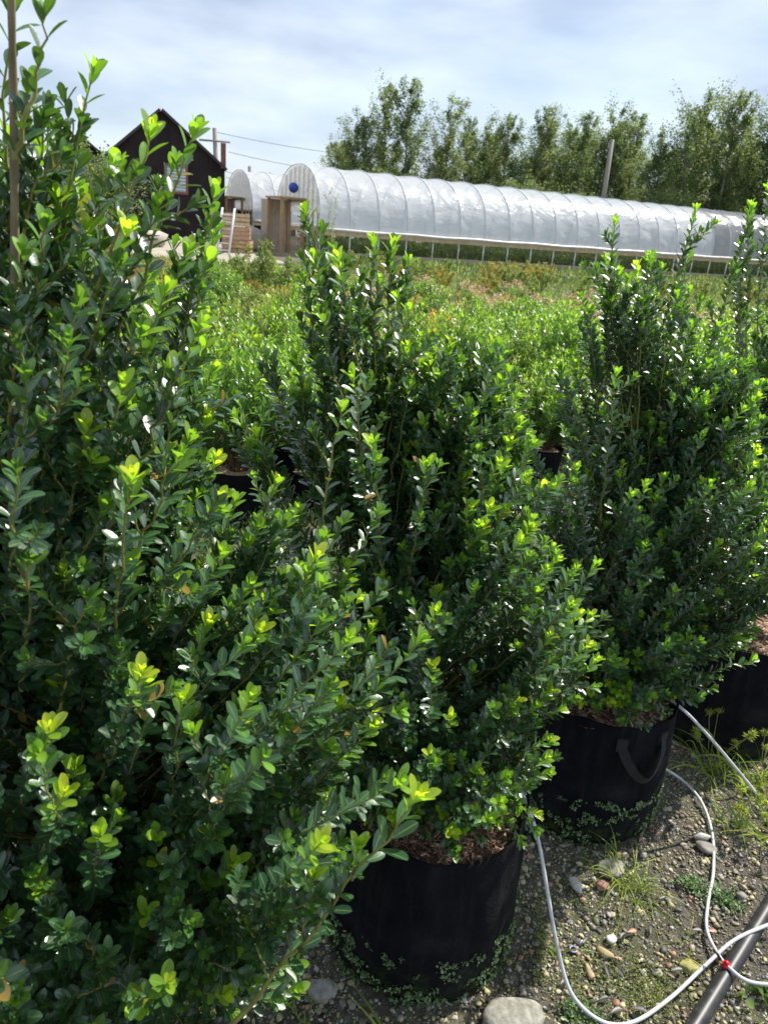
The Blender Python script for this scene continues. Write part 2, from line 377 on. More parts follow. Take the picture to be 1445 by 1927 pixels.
def pebbles(name, n, region, smin, smax, pal, base=None):
    P = region(n); k = len(P); V, F = base or ICO; F = np.array(F)
    s = smin*(smax/smin)**(RNG.random(k)**2.2)
    sc = s[:, None]*RNG.uniform(.55, 1.2, (k, 3)); Rm = rot_many(k)
    bv = V[None]*(1+RNG.normal(0, .13, (k, len(V), 1)))*sc[:, None]
    for _ in range(6 if base is None else 1):
        dn = nrm(RNG.normal(size=(k, 3))); lim = RNG.uniform(.45, .8, (k, 1))*s[:, None]; dd = np.einsum('kvi,ki->kv', bv, dn); bv = bv-np.maximum(dd-lim, 0)[..., None]*dn[:, None]
    bv = np.einsum('kij,kvj->kvi', Rm, bv); bv[..., 2] *= .7
    bv += P[:, None]; bv[..., 2] += (s*.28)[:, None]
    Fa = (F[None]+(np.arange(k)*len(V))[:, None, None]).reshape(-1, 3)
    me = bpy.data.meshes.new(name); me.vertices.add(k*len(V)); me.vertices.foreach_set('co', bv.astype(np.float32).ravel())
    me.loops.add(Fa.size); me.loops.foreach_set('vertex_index', Fa.astype(np.int32).ravel())
    me.polygons.add(len(Fa)); me.polygons.foreach_set('loop_start', np.arange(0, Fa.size, 3, dtype=np.int32)); me.update(calc_edges=True)
    pal = np.array(pal); pc = pal[RNG.integers(0, len(pal), k)]*RNG.uniform(.7, 1.35, (k, 1))
    A = np.ones((k, len(V), 4), np.float32); A[..., :3] = pc[:, None]
    me.attributes.new('pc', 'FLOAT_COLOR', 'POINT').data.foreach_set('color', A.ravel())
    me.materials.append(M['pebble']); o = bpy.data.objects.new(name, me); COL.objects.link(o); return o
POTS = [(.15, 1.275, .212), (.625, 1.735, .205), (1.17, 2.13, .205), (-.37, .80, .205)]
def region(n):
    P = np.stack([RNG.uniform(-.7, 1.9, n), .85+RNG.random(n)**1.2*2.3, np.zeros(n)], 1)
    ok = ~((P[:, 0] < -.1)&(P[:, 1] < 1.0))
    for x, y, r in POTS: ok &= ((P[:, 0]-x)**2+(P[:, 1]-y)**2) > (r+.004)**2
    g = fbm(P[:, 0]*1.7+2, P[:, 1]*1.7, 1.6)
    ok &= (g+RNG.normal(0, .35, n)) > -.75
    P = P[ok]; P[:, 2] = gz(P[:, 0], P[:, 1]); return P
PAL = [(.20, .18, .15), (.30, .27, .21), (.14, .13, .12), (.36, .31, .20), (.40, .38, .34), (.09, .085, .08), (.30, .26, .13), (.26, .15, .10), (.22, .21, .21), (.13, .15, .08), (.10, .09, .08), (.34, .33, .16), (.42, .36, .22)]
tag(pebbles('gravel', 40000, region, .0026, .0105, PAL), 'grey and tan gravel scattered over the bare damp ground', 'gravel', kind='stuff')

def region2(n):
    P = np.stack([RNG.uniform(-.5, 1.9, n), .85+RNG.random(n)*1.9, np.zeros(n)], 1); ok = P[:, 0] > -.35+0*P[:, 1]
    for x, y, r in POTS: ok &= ((P[:, 0]-x)**2+(P[:, 1]-y)**2) > (r+.002)**2
    ok &= ~((P[:, 0] < -.05)&(P[:, 1] < 1.0)); P = P[ok]; P[:, 2] = gz(P[:, 0], P[:, 1]); return P
t5 = (1+5**.5)/2
ICO0 = (ICO[0][:12], [(0,11,5),(0,5,1),(0,1,7),(0,7,10),(0,10,11),(1,5,9),(5,11,4),(11,10,2),(10,7,6),(7,1,8),(3,9,4),(3,4,2),(3,2,6),(3,6,8),(3,8,9),(4,9,5),(2,4,11),(6,2,10),(8,6,7),(9,8,1)])
tag(pebbles('grit', 80000, region2, .0014, .0045, PAL+[(.20, .20, .08), (.12, .15, .05), (.06, .05, .045)], ICO0), 'fine dark and tan grit covering the damp soil between the bags', 'grit', kind='stuff')

def stone(name, loc, size, m, rz, label, cat='stone', seed=1, flat=1.0):
    V, F = ICO; r = np.random.default_rng(seed)
    v = V.copy(); F2 = F
    # one more subdivision for close stones
    VV = v.tolist(); mid = {}
    def mm(a, b):
        k = (min(a, b), max(a, b))
        if k not in mid:
            p = np.array(VV[a])+np.array(VV[b]); VV.append((p/np.linalg.norm(p)).tolist()); mid[k] = len(VV)-1
        return mid[k]
    FF = []
    for a, b, c in F2:
        x, y, z = mm(a, b), mm(b, c), mm(c, a); FF += [(a, x, z), (b, y, x), (c, z, y), (x, y, z)]
    v = np.array(VV)
    for k in range(12):
        d = nrm(r.normal(size=3)); lim = r.uniform(.62, .9); dd = v@d; v = v-np.maximum(dd-lim, 0)[:, None]*d
    v += r.normal(0, .02, v.shape)
    v = v*np.array(size)
    b = MB(); b.add(v, FF); o = b.build(name, m); o.location = loc; o.rotation_euler = (0, 0, rz); return tag(o, label, cat)
def G(x, y, z=0):
    p = atZ(x, y, z); p.z = float(gz(p.x, p.y))+z; return p
stone('rock', G(960, 1915, 0)+Vector((-.005, -.005, .0)), (.085, .05, .030), M['slab'], .35, 'rough mossy grey concrete lump under the front edge of the nearest bag', 'rock', 5)
stone('rock', G(606, 1865, .0), (.035, .03, .02), M['slab'], .2, 'mossy grey rock half hidden left of the nearest black bag', 'rock', 9)
stone('stone', G(1083, 1663, .012), (.014, .028, .012), M['paleston'], .35, 'white oblong stone lying between the two bags', seed=3)
stone('stone', G(1133, 1668, .01), (.020, .015, .012), M['redstone'], -.3, 'reddish brown stone in front of the grass tuft', seed=4)
stone('stone', G(1150, 1635, .015), (.036, .03, .022), M['slab'], .3, 'large dull grey stone behind the grass tuft', seed=6)
stone('stone', G(1150, 1765, .008), (.015, .013, .010), M['paleston'], .9, 'cream rounded stone near the middle of the bare gravel', seed=8)
stone('stone', G(1140, 1792, .008), (.022, .013, .010), simple('ochre_stone', (.42, .33, .16), .7, 30, .4, .5), -.6, 'ochre stone beside the cream rounded one', seed=12)
stone('stone', G(1320, 1575, .012), (.026, .013, .012), M['paleston'], .1, 'pale stone beside the rear bend of the white tube', seed=13)
stone('stone', G(1330, 1597, .01), (.030, .018, .013), M['stone'], -.5, 'grey angular stone just below the pale one by the rear tube', seed=14)
stone('stone', G(1300, 1820, .006), (.026, .022, .008), simple('mossy_stone', (.30, .29, .10), .8, 40, .4, .5), .2, 'flat yellow green mossy stone left of the black pipe', seed=15)
stone('stone', G(1395, 1685, .008), (.017, .012, .010), M['stone'], .2, 'grey stone right of the liverwort patch near the pipe', seed=16)
stone('stone', G(1110, 1830, .006), (.010, .022, .008), simple('tan_stone', (.40, .30, .17), .7, 40, .4, .5), .25, 'thin tan stone standing out near the front loop of tube', seed=17)
stone('stone', G(1190, 1520, .006), (.018, .014, .010), M['paleston'], .25, 'small white stone close against the second bag', seed=18)

# fallen leaves, each its own object
dl = [(1188, 1752, 1.0, .3, .020), (1225, 1750, .1, 1.2, .020), (1172, 1760, .0, .7, .018), (1161, 1800, .8, -.2, .015), (1145, 1830, .15, 1.6, .022),
      (1170, 1832, .2, 1.9, .018), (1272, 1825, .2, .2, .022), (1260, 1832, .6, -.7, .016), (1230, 1828, .1, 1.8, .016), (1158, 1905, .1, .4, .025),
      (1200, 1900, .2, -.2, .026), (1310, 1750, .1, .1, .020), (1338, 1752, .75, .1, .020), (1222, 1665, .15, 1.7, .022), (1310, 1640, .5, -.8, .02),
      (1100, 1770, .1, .8, .018), (1060, 1850, .1, .6, .02), (1135, 1880, .1, .3, .018), (1390, 1760, .2, -.4, .022), (1400, 1660, .9, .5, .012), (1245, 1690, .3, .4, .015), (1190, 1600, .1, 1.2, .02)]
dlab = ['pink brown dry leaf lying upright in the middle of the gravel', 'shiny dark leaf right of the pink brown one', 'curled dark leaf left of the pink brown one',
        'small reddish dry leaf below the curled dark leaf', 'broad black leaf nearest the front loop of tube', 'black leaf just right of the broad black one',
        'dark upright leaf left of the flat mossy stone', 'brown leaf touching the dark upright leaf', 'grey black leaf between the mossy stone and the broad black leaf',
        'large slate coloured leaf at the bottom of the gravel', 'large dark leaf right of the slate coloured one', 'narrow dark upright leaf beside the bend of the tube',
        'red brown leaf between the tube and the pipe', 'dark leaf in front of the grass tuft', 'brown leaf left of the rear tube', 'dark curled leaf right of the front tube',
        'dark leaf left of the front loop beside the bag', 'small black leaf above the slate coloured leaf', 'grey leaf against the black pipe', 'bright orange brown leaf right of the liverwort',
        'brownish leaf above the liverwort patch', 'dark leaf below the second bag']
for (x, y, ag, rz, L), lb in zip(dl, dlab):
    p = G(x, y, .013); d = np.array([[cos(rz), sin(rz), .05]])
    o = leaf_mesh('fallen_leaf', M['deadleaf'], None, -d*L*.5, d, np.array([[.15*cos(x), .15*sin(y), 1.]]), np.array([L*1.25]), np.array([L*.27]), np.array([ag]), cup=.5, curl=.1)
    o.location = p; tag(o, lb, 'leaf', 'fallen leaves on the gravel')

# ------------------------------------------------------------------ bags
def pot_profile(R, Hh, seed):
    r = np.random.default_rng(seed); na, nz_ = 96, 22; ph = r.uniform(0, 6.28, 8)
    a = np.arange(na)*2*pi/na; vs = []
    def rad(z): return R*(1.0+.03*sin(pi*z/Hh)-.02*(z/Hh))
    for k in range(nz_):
        z = Hh*k/(nz_-1); rr = rad(z)*np.ones(na); w = (z/Hh)
        rr += .0035*np.sin(3*a+ph[0]+z*4)+.003*np.sin(7*a+ph[1]-z*9)*(.3+w)+.0018*np.sin(13*a+ph[2]+z*16)+.0012*np.sin(23*a+ph[5]+z*30)*w
        zz = z+w**3*(.008*np.sin(2*a+ph[3])+.006*np.sin(5*a+ph[4])+.002*np.sin(11*a+ph[6]))
        if k == 0: rr = rr-.006
        vs.append(np.stack([rr*np.cos(a), rr*np.sin(a), zz], -1))
    outer_top = vs[-1].copy()
    inn = outer_top.copy(); inn[:, :2] *= (1-.003/R); vs.append(inn)
    for dz, sh in ((.03, .004), (.07, .006)):
        i2 = outer_top.copy(); i2[:, :2] *= (1-sh/R); i2[:, 2] -= dz; vs.append(i2)
    m = len(vs); v = np.concatenate(vs)
    f = [(i*na+j, i*na+(j+1) % na, (i+1)*na+(j+1) % na, (i+1)*na+j) for i in range(m-1) for j in range(na)]
    f.append(tuple(range(na))[::-1])
    return v, f
def mulch_chips(parent, R, z, n, heap=.02, seed=0, cen=(0, 0)):
    r = np.sqrt(RNG.random(n))*R; a = RNG.uniform(0, 2*pi, n); P = np.stack([r*np.cos(a), r*np.sin(a), z+heap*(1-(r/R)**2)+RNG.uniform(-.003, .006, n)], 1)
    az = RNG.uniform(0, 2*pi, n); D = np.stack([np.cos(az), np.sin(az), RNG.normal(0, .22, n)], 1); Nn = np.stack([RNG.normal(0, .5, n), RNG.normal(0, .5, n), np.ones(n)], 1)
    o = leaf_mesh('bark_mulch', M['mulch'], parent, P, D, Nn, RNG.uniform(.007, .024, n), RNG.uniform(.0012, .0030, n), RNG.random(n), tpl=(np.array([0, .2, .8, 1.]), np.array([.35, 1, .9, .3])), cup=-.6, curl=.05)
    o['kind'] = 'stuff'
    return o
def make_pot(root, R, Hh, seed, handles=(), detail=True):
    v, f = pot_profile(R, Hh, seed); b = MB(); b.add(v, f); pot = b.build('fabric_pot', M['felt'], root)
    for az in handles:                                    # a sewn strap loop hanging on the side
        hw = .062
        for_pts = []
        for t in np.linspace(0, 1, 25):
            s = (t-.5)*2; lat = hw*s*(1-.25*(1-s*s)); drop = .085*(1-s*s)**.8 if abs(s) < 1 else 0
            off = .004+.030*(1-s*s)**.6
            for_pts.append((lat, off, Hh-.055-drop, s))
        vv = []; wid = .012
        for lat, off, z, s in for_pts:
            aa = az+lat/R; rr = R*1.005+off
            e = Vector((cos(aa), sin(aa), 0)); tn = Vector((-sin(aa), cos(aa), 0)); c = e*rr+Vector((0, 0, z))
            wv = Vector((0, 0, 1))*(.35+.65*(1-abs(s)))+tn*(-.95*s)*(1-.2*abs(s))+e*.45*(1-abs(s)); wv.normalize()
            nn = e
            for sg, th in ((1, .0012), (-1, .0012), (-1, -.0012), (1, -.0012)): vv.append(tuple(c+wv*wid*sg+nn*th))
        m = len(for_pts); ff = [(i*4+j, i*4+(j+1) % 4, (i+1)*4+(j+1) % 4, (i+1)*4+j) for i in range(m-1) for j in range(4)]+[(3, 2, 1, 0), ((m-1)*4, (m-1)*4+1, (m-1)*4+2, (m-1)*4+3)]
        hb = MB(); hb.add(vv, ff)
        for s in (-1, 1):                                # stitched tabs
            aa = az+s*hw/R; Mx = Matrix.Translation((cos(aa)*R*1.012, sin(aa)*R*1.012, Hh-.05)) @ Matrix.Rotation(aa, 4, 'Z'); hb.box((-.004, -.014, -.02), (.004, .014, .016), Mx)
        hb.build('handle', M['strap'], pot, smooth=False)
    n = 40; bb = MB(); a = np.arange(n)*2*pi/n; Rm = R*.955; zs = Hh-.03
    vs = [(0, 0, zs+.018)]
    for k, q in enumerate((.35, .7, 1.)): vs += [(Rm*q*cos(t), Rm*q*sin(t), zs+.018*(1-q*q)+RNG.normal(0, .0015)) for t in a]
    ff = [(0, 1+i, 1+(i+1) % n) for i in range(n)]
    for k in range(2): ff += [(1+k*n+i, 1+(k+1)*n+i, 1+(k+1)*n+(i+1) % n, 1+k*n+(i+1) % n) for i in range(n)]
    bb.add(vs, ff); bb.build('potting_soil', M['mulchbed'], root)
    if detail: mulch_chips(root, R*.88, zs+.002, 3600)
    return pot
def liver_on_pot(parent, R, n, azs, zmax=.11, seed=3):
    r = np.random.default_rng(seed); P = []; D = []; Nn = []; L = []; Wd = []; A = []
    for _ in range(n):
        az = r.uniform(*azs); z = .005+zmax*r.random()**1.6; rr = R*(1.0+.03*sin(pi*z/.38))+.003
        e = np.array([cos(az), sin(az), 0]); c = e*rr+np.array([0, 0, z]); tn = np.array([-sin(az), cos(az), 0]); s0 = r.uniform(.4, .95)
        a0 = r.uniform(0, 6.28)
        for k in range(r.integers(8, 26)):
            a1 = a0+k*6.28/8+r.normal(0, .3); d = tn*cos(a1)+np.array([0, 0, 1])*sin(a1)+e*r.uniform(.1, .7)
            q = c+tn*r.normal(0, .0085)*s0+np.array([0, 0, 1])*r.normal(0, .007)*s0
            P.append(q); D.append(d); Nn.append(e+r.normal(0, .3, 3)); L.append(r.uniform(.004, .0085)*s0); Wd.append(r.uniform(.002, .0042)*s0); A.append(r.random())
    return leaf_mesh('liverwort', M['liver'], parent, np.array(P), np.array(D), np.array(Nn), np.array(L), np.array(Wd), np.array(A), tpl=(np.array([0, .4, .8, 1.]), np.array([.5, 1, .95, .5])), cup=.5, curl=-.2)

# ------------------------------------------------------------------ holly shrubs
class Shrub:
    def __init__(s, seed, leafL=.023):
        s.r = np.random.default_rng(seed); s.stems = MB(); s.L = leafL
        s.acc = [[] for _ in range(6)]
    def shoot(s, p0, p1, ctrl=None, r0=.0022, leafspan=.30, ds=.0058, tip=1.0, scale=1.0, side=0, young=.037, sides=(.35, .88), open_=1.0, q=5):
        r = s.r; p0 = np.array(p0); p1 = np.array(p1)
        if ctrl is None: ctrl = (p0+p1)/2
        ctrl = np.array(ctrl); n = 14; t = np.linspace(0, 1, n)[:, None]
        C = (1-t)**2*p0+2*t*(1-t)*ctrl+t**2*p1
        ln = np.linalg.norm(p1-p0); C[1:-1] += r.normal(0, .0022*min(1, ln/.15), (n-2, 3))
        seg = np.linalg.norm(np.diff(C, axis=0), axis=1); cum = np.concatenate([[0], np.cumsum(seg)]); Lt = cum[-1]
        s.stems.tube(C, np.linspace(r0, max(.0007, r0*.3), n), q, cap=False)
        span = min(leafspan, Lt*.97); k = max(5, int(span/ds))
        sd = np.sort(np.concatenate([[0.0005, .0015, .0035, .0055, .0075, .0095, .012], np.linspace(.016, span, k)]))      # distance from tip
        pos = Lt-sd
        P = np.stack([np.interp(pos, cum, C[:, i]) for i in range(3)], 1)
        T = nrm(np.stack([np.interp(np.clip(pos+.01, 0, Lt), cum, C[:, i])-np.interp(np.clip(pos-.02, 0, Lt), cum, C[:, i]) for i in range(3)], 1))
        u = nrm(np.cross(T, [0.3, .2, 1.])); v = np.cross(T, u)
        ang = np.arange(len(sd))*2.4+r.uniform(0, 6.28)+r.normal(0, .25, len(sd))
        Rr = u*np.cos(ang)[:, None]+v*np.sin(ang)[:, None]
        a = np.clip(.50+sd*7.0, 0, .92)*open_+r.normal(0, .11, len(sd)); a[:3] *= .5
        ca, sa = np.cos(a)[:, None], np.sin(a)[:, None]
        D = T*ca+Rr*sa; Nn = T*sa-Rr*ca
        Nn = Nn+np.array([0, 0, .45])+r.normal(0, .10, D.shape); D = D+np.array([0, 0, .10])
        LL = s.L*scale*np.clip(.42+sd*62, 0, 1)*r.uniform(.78, 1.12, len(sd))
        WW = LL*.5*r.uniform(.37, .49, len(sd))
        ag = tip*np.exp(-(sd/young)**1.3)*r.uniform(.85, 1.1, len(sd))+.10*r.random(len(sd))
        ag[sd < .004] = tip*1.02
        for acc, x in zip(s.acc, (P, D, Nn, LL, WW, ag)): acc.append(x)
        if side:
            for kk in range(side):
                f = r.uniform(*sides); i = np.interp(f*Lt, cum, np.arange(n)); i0 = int(min(i, n-2)); b = C[i0]+(C[i0+1]-C[i0])*(i-i0)
                tt = nrm(C[i0+1]-C[i0]); uu = nrm(np.cross(tt, r.normal(size=3))); ang_ = r.uniform(.45, .85)
                d = tt*cos(ang_)+uu*sin(ang_)+np.array([0, 0, .18]); d = nrm(d)
                l = r.uniform(.035, .10)*(1.15-f*.5)
                s.shoot(b, b+d*l, b+d*l*.5+uu*l*.12, r0*.55, leafspan=l, ds=ds*1.05, tip=tip*(r.random()**1.2)*.9, scale=scale*.88, young=young*.6, q=4)
    def fill(s, axis, env, n, z0, zr, leafspan=.30, side=3, azr=None, tipp=.9, scale=1.0, ds=.0059):
        """env(z,az)-> radius; shoots climb outward from the central stems and end on the envelope"""
        r = s.r
        for _ in range(n):
            z = z0+zr*(r.random()**.95); az = r.uniform(0, 2*pi) if azr is None else r.uniform(*azr)
            R = env(z, az)*r.uniform(.55, 1.08); ax, ay = axis(z)
            tip = np.array([ax+R*cos(az), ay+R*sin(az), z])
            drop = R*r.uniform(.75, 1.5)+.06; zb = max(s.base, z-drop); bx, by = axis(zb)
            b = np.array([bx+r.normal(0, .012), by+r.normal(0, .012), zb])
            mid = (b+tip)/2+np.array([cos(az), sin(az), 0])*R*.12-np.array([0, 0, .02])
            tp = np.clip(tipp*r.uniform(.12, 1.08), 0, 1)
            s.shoot(b, tip, mid, .0022, leafspan, ds, tip=tp, side=side, scale=scale)
    def finish(s, parent, name='foliage'):
        A = [np.concatenate(x) for x in s.acc]
        s.stems.build('branches', M['twig'], parent)
        tp = T_FULL
        print('leaves', len(A[0]))
        return leaf_mesh(name, M['holly'], parent, A[0], A[1], A[2], A[3], A[4], np.clip(A[5], 0, 1.05), tp, cup=.28, curl=.10)
def local(p, o): return np.array(p)-np.array(o)
def trunk(parent, base, stems, name='trunk'):
    b = MB()
    for pts, r0, r1 in stems:
        c = catmull(pts, 8); m = len(c); rr = np.linspace(r0, r1, m)*(1+.08*np.sin(np.arange(m)*1.7)); b.tube(c, rr, 9)
    b.build(name, M['bark'], parent)

def px_shoots(sh, org, items):
    for it in items:
        (x, y, Y), (bx, by, bY) = it[0], it[1]; k = it[2] if len(it) > 2 else {}
        p1 = local(atY(x, y, Y), org); p0 = local(atY(bx, by, bY), org); c = (p0+p1)/2+np.array([0, 0, -.012])
        kw = dict(r0=.0026, leafspan=.34, side=4, tip=.85); kw.update(k); sh.shoot(p0, p1, c, **kw)

# --- central shrub
def shrub_center():
    ox, oy = .15, 1.275; org = (ox, oy, 0)
    root = empty('potted_shrub', org, label='holly shrub in the black fabric bag nearest the bottom of the picture', cat='shrub', group='holly shrubs in black fabric bags')
    pot = make_pot(root, .212, .385, 21, handles=(.12, 3.3))
    liver_on_pot(pot, .212, 150, (pi*1.02, 2*pi+.2), .13, 5)
    sh = Shrub(3, .0240); sh.base = .43
    def axis(z): return (-.015-.05*(z-.4), .0)
    def env(z, az):
        t = (z-.40)/1.08
        pr = np.interp(t, [0, .08, .25, .42, .6, .75, .9, 1.0], [.20, .27, .32, .30, .225, .15, .09, .03])
        return pr*(1+.12*sin(3*az+z*9))
    sh.fill(axis, env, 430, .42, .90, side=3, tipp=.95)
    tips = [((572, 392, 1.22), (690, 760, 1.25)), ((700, 447, 1.22), (705, 760, 1.25)), ((742, 455, 1.24), (715, 760, 1.26)), ((598, 585, 1.12), (680, 880, 1.22)),
            ((482, 640, 1.15), (600, 900, 1.22)), ((770, 578, 1.2), (715, 850, 1.25)), ((850, 640, 1.25), (760, 930, 1.27)), ((662, 705, 1.0), (700, 980, 1.15)),
            ((590, 480, 1.2), (680, 780, 1.24), dict(leafspan=.2)), ((635, 480, 1.15), (690, 760, 1.22)),
            ((893, 780, 1.15), (770, 1080, 1.22)), ((935, 800, 1.3), (800, 1100, 1.28)), ((805, 870, 1.02), (760, 1120, 1.15)), ((700, 830, .98), (720, 1080, 1.12)),
            ((940, 870, 1.1), (790, 1150, 1.2)), ((1000, 975, 1.15), (820, 1230, 1.2)), ((1085, 1070, 1.25), (850, 1330, 1.25)), ((1000, 990, 1.12), (790, 1300, 1.2)),
            ((1040, 1240, 1.15), (830, 1420, 1.22)), ((1035, 1300, 1.12), (850, 1450, 1.2)), ((1035, 1390, 1.12), (860, 1480, 1.2)), ((1032, 1425, 1.1), (850, 1510, 1.2)),
            ((820, 1150, .97), (770, 1330, 1.1)), ((705, 1290, .93), (740, 1430, 1.08)), ((945, 1530, 1.07), (800, 1520, 1.2)), ((615, 1500, 1.06), (740, 1480, 1.2)),
            ((810, 1420, .98), (770, 1500, 1.1)), ((470, 830, 1.2), (600, 1060, 1.25)), ((440, 780, 1.25), (600, 1000, 1.27)), ((1010, 1110, 1.2), (850, 1350, 1.25)),
            ((700, 1250, .95), (730, 1400, 1.1)), ((900, 1450, 1.0), (800, 1500, 1.15)), ((740, 1540, 1.0), (770, 1490, 1.2)), ((860, 1550, 1.02), (800, 1500, 1.2))]
    q = sh.r
    for _ in range(46):
        y = q.uniform(470, 900); c_ = np.interp(y, [400, 700, 900], [650, 670, 690]); w_ = np.interp(y, [400, 500, 700, 900], [70, 95, 165, 230]); x = c_+q.uniform(-1, 1)*w_; Y = q.uniform(1.16, 1.34)
        px_shoots(sh, org, [((x, y, Y), (c_+(x-c_)*.35, y+q.uniform(260, 380), Y*.4+1.27*.6), dict(side=3, tip=q.uniform(.4, 1), leafspan=.24))])
    px_shoots(sh, org, tips)
    trunk(root, org, [([(0, .0, .36), (-.01, .005, .6), (-.02, .0, .85), (-.05, -.005, 1.15)], .010, .003), ([(.015, -.01, .36), (.03, .02, .55), (.02, .03, .9)], .007, .003), ([(-.02, .01, .36), (-.06, .02, .6), (-.08, .02, .85)], .006, .003)])
    sh.finish(root)
def shrub_right():
    ox, oy = .625, 1.735; org = (ox, oy, 0)
    root = empty('potted_shrub', org, label='holly shrub in the black bag with a drooping strap handle', cat='shrub', group='holly shrubs in black fabric bags')
    pot = make_pot(root, .205, .385, 33, handles=(-1.22, 1.95))
    liver_on_pot(pot, .205, 130, (pi*1.2, 2*pi+.1), .15, 8)
    sh = Shrub(8, .0240); sh.base = .43
    def axis(z): return (.03+.05*(z-.4), .0)
    def env(z, az):
        t = (z-.40)/1.08
        pr = np.interp(t, [0, .08, .25, .42, .6, .75, .9, 1.0], [.20, .27, .34, .34, .26, .16, .06, .03])
        return pr*(1+.12*sin(2*az+z*8+1))
    sh.fill(axis, env, 390, .43, .84, side=3, tipp=.95)
    tips = [((1157, 412, 1.62), (1140, 760, 1.7)), ((1310, 390, 1.75), (1200, 780, 1.75)), ((1222, 480, 1.6), (1180, 800, 1.68)), ((1245, 500, 1.7), (1190, 800, 1.72)), ((1415, 390, 1.9), (1290, 820, 1.8)),
            ((1110, 580, 1.6), (1130, 830, 1.7)), ((1050, 690, 1.65), (1110, 900, 1.7)), ((970, 765, 1.6), (1060, 980, 1.68)), ((1160, 700, 1.5), (1130, 980, 1.6)), ((1320, 560, 1.8), (1220, 850, 1.78)),
            ((1440, 720, 1.8), (1250, 1050, 1.75)), ((1345, 730, 1.7), (1200, 1050, 1.7)), ((1085, 880, 1.45), (1110, 1080, 1.6)), ((1215, 910, 1.45), (1140, 1120, 1.6)), ((1190, 930, 1.45), (1130, 1130, 1.6)),
            ((1440, 870, 1.8), (1230, 1150, 1.72)), ((1435, 995, 1.7), (1220, 1220, 1.7)), ((1445, 1060, 1.7), (1220, 1250, 1.7)), ((1440, 1120, 1.68), (1200, 1260, 1.7)), ((1410, 1130, 1.6), (1200, 1290, 1.68)),
            ((1215, 1025, 1.42), (1130, 1210, 1.6)), ((1420, 1240, 1.6), (1190, 1300, 1.68), dict(tip=.7, side=1)), ((1400, 1200, 1.62), (1180, 1290, 1.68)), ((1270, 1110, 1.45), (1150, 1260, 1.6)),
            ((1110, 1305, 1.5), (1150, 1290, 1.66)), ((1085, 1060, 1.5), (1120, 1200, 1.6)), ((1020, 1240, 1.6), (1100, 1250, 1.68)), ((1180, 1290, 1.5), (1160, 1270, 1.6))]
    q = sh.r
    for _ in range(60):
        y = q.uniform(470, 900); c_ = 1225; w_ = np.interp(y, [400, 500, 700, 900], [90, 120, 190, 240]); x = c_+q.uniform(-1, 1)*w_; Y = q.uniform(1.6, 1.85)
        px_shoots(sh, org, [((x, y, Y), (c_-20+(x-c_)*.35, y+q.uniform(230, 330), Y*.4+1.74*.6), dict(side=3, tip=q.uniform(.4, 1), leafspan=.26))])
    px_shoots(sh, org, tips)
    trunk(root, org, [([(0, .0, .36), (.01, .005, .6), (.02, .0, .85), (.06, -.005, 1.15)], .010, .003), ([(.03, .01, .36), (.06, .02, .55), (.12, .03, .9)], .007, .003), ([(-.02, .01, .36), (-.04, .02, .6), (-.06, .02, .85)], .006, .003)])
    sh.finish(root)
def shrub_far():
    ox, oy = 1.17, 2.13; org = (ox, oy, 0)
    root = empty('potted_shrub', org, label='tall holly shrub in the black bag cut off by the right edge', cat='shrub', group='holly shrubs in black fabric bags')
    make_pot(root, .205, .385, 44, handles=(1.0,))
    sh = Shrub(14, .0245); sh.base = .45
    def axis(z): return (.0, .0)
    def env(z, az):
        t = (z-.40)/1.2
        return np.interp(t, [0, .08, .25, .42, .6, .75, .9, 1.0], [.10, .18, .26, .27, .23, .18, .11, .04])*(1+.1*sin(2*az+z*8+1))
    sh.fill(axis, env, 240, .52, 1.0, side=3, tipp=.8)
    px_shoots(sh, org, [((1412, 382, 2.0), (1400, 760, 2.1)), ((1392, 455, 2.0), (1400, 760, 2.1)), ((1385, 495, 1.95), (1400, 800, 2.1)), ((1445, 350, 2.1), (1420, 700, 2.1)), ((1360, 640, 1.95), (1400, 850, 2.1))])
    trunk(root, org, [([(0, .0, .36), (.01, .005, .6), (.02, .0, .95)], .010, .003)])
    sh.finish(root)
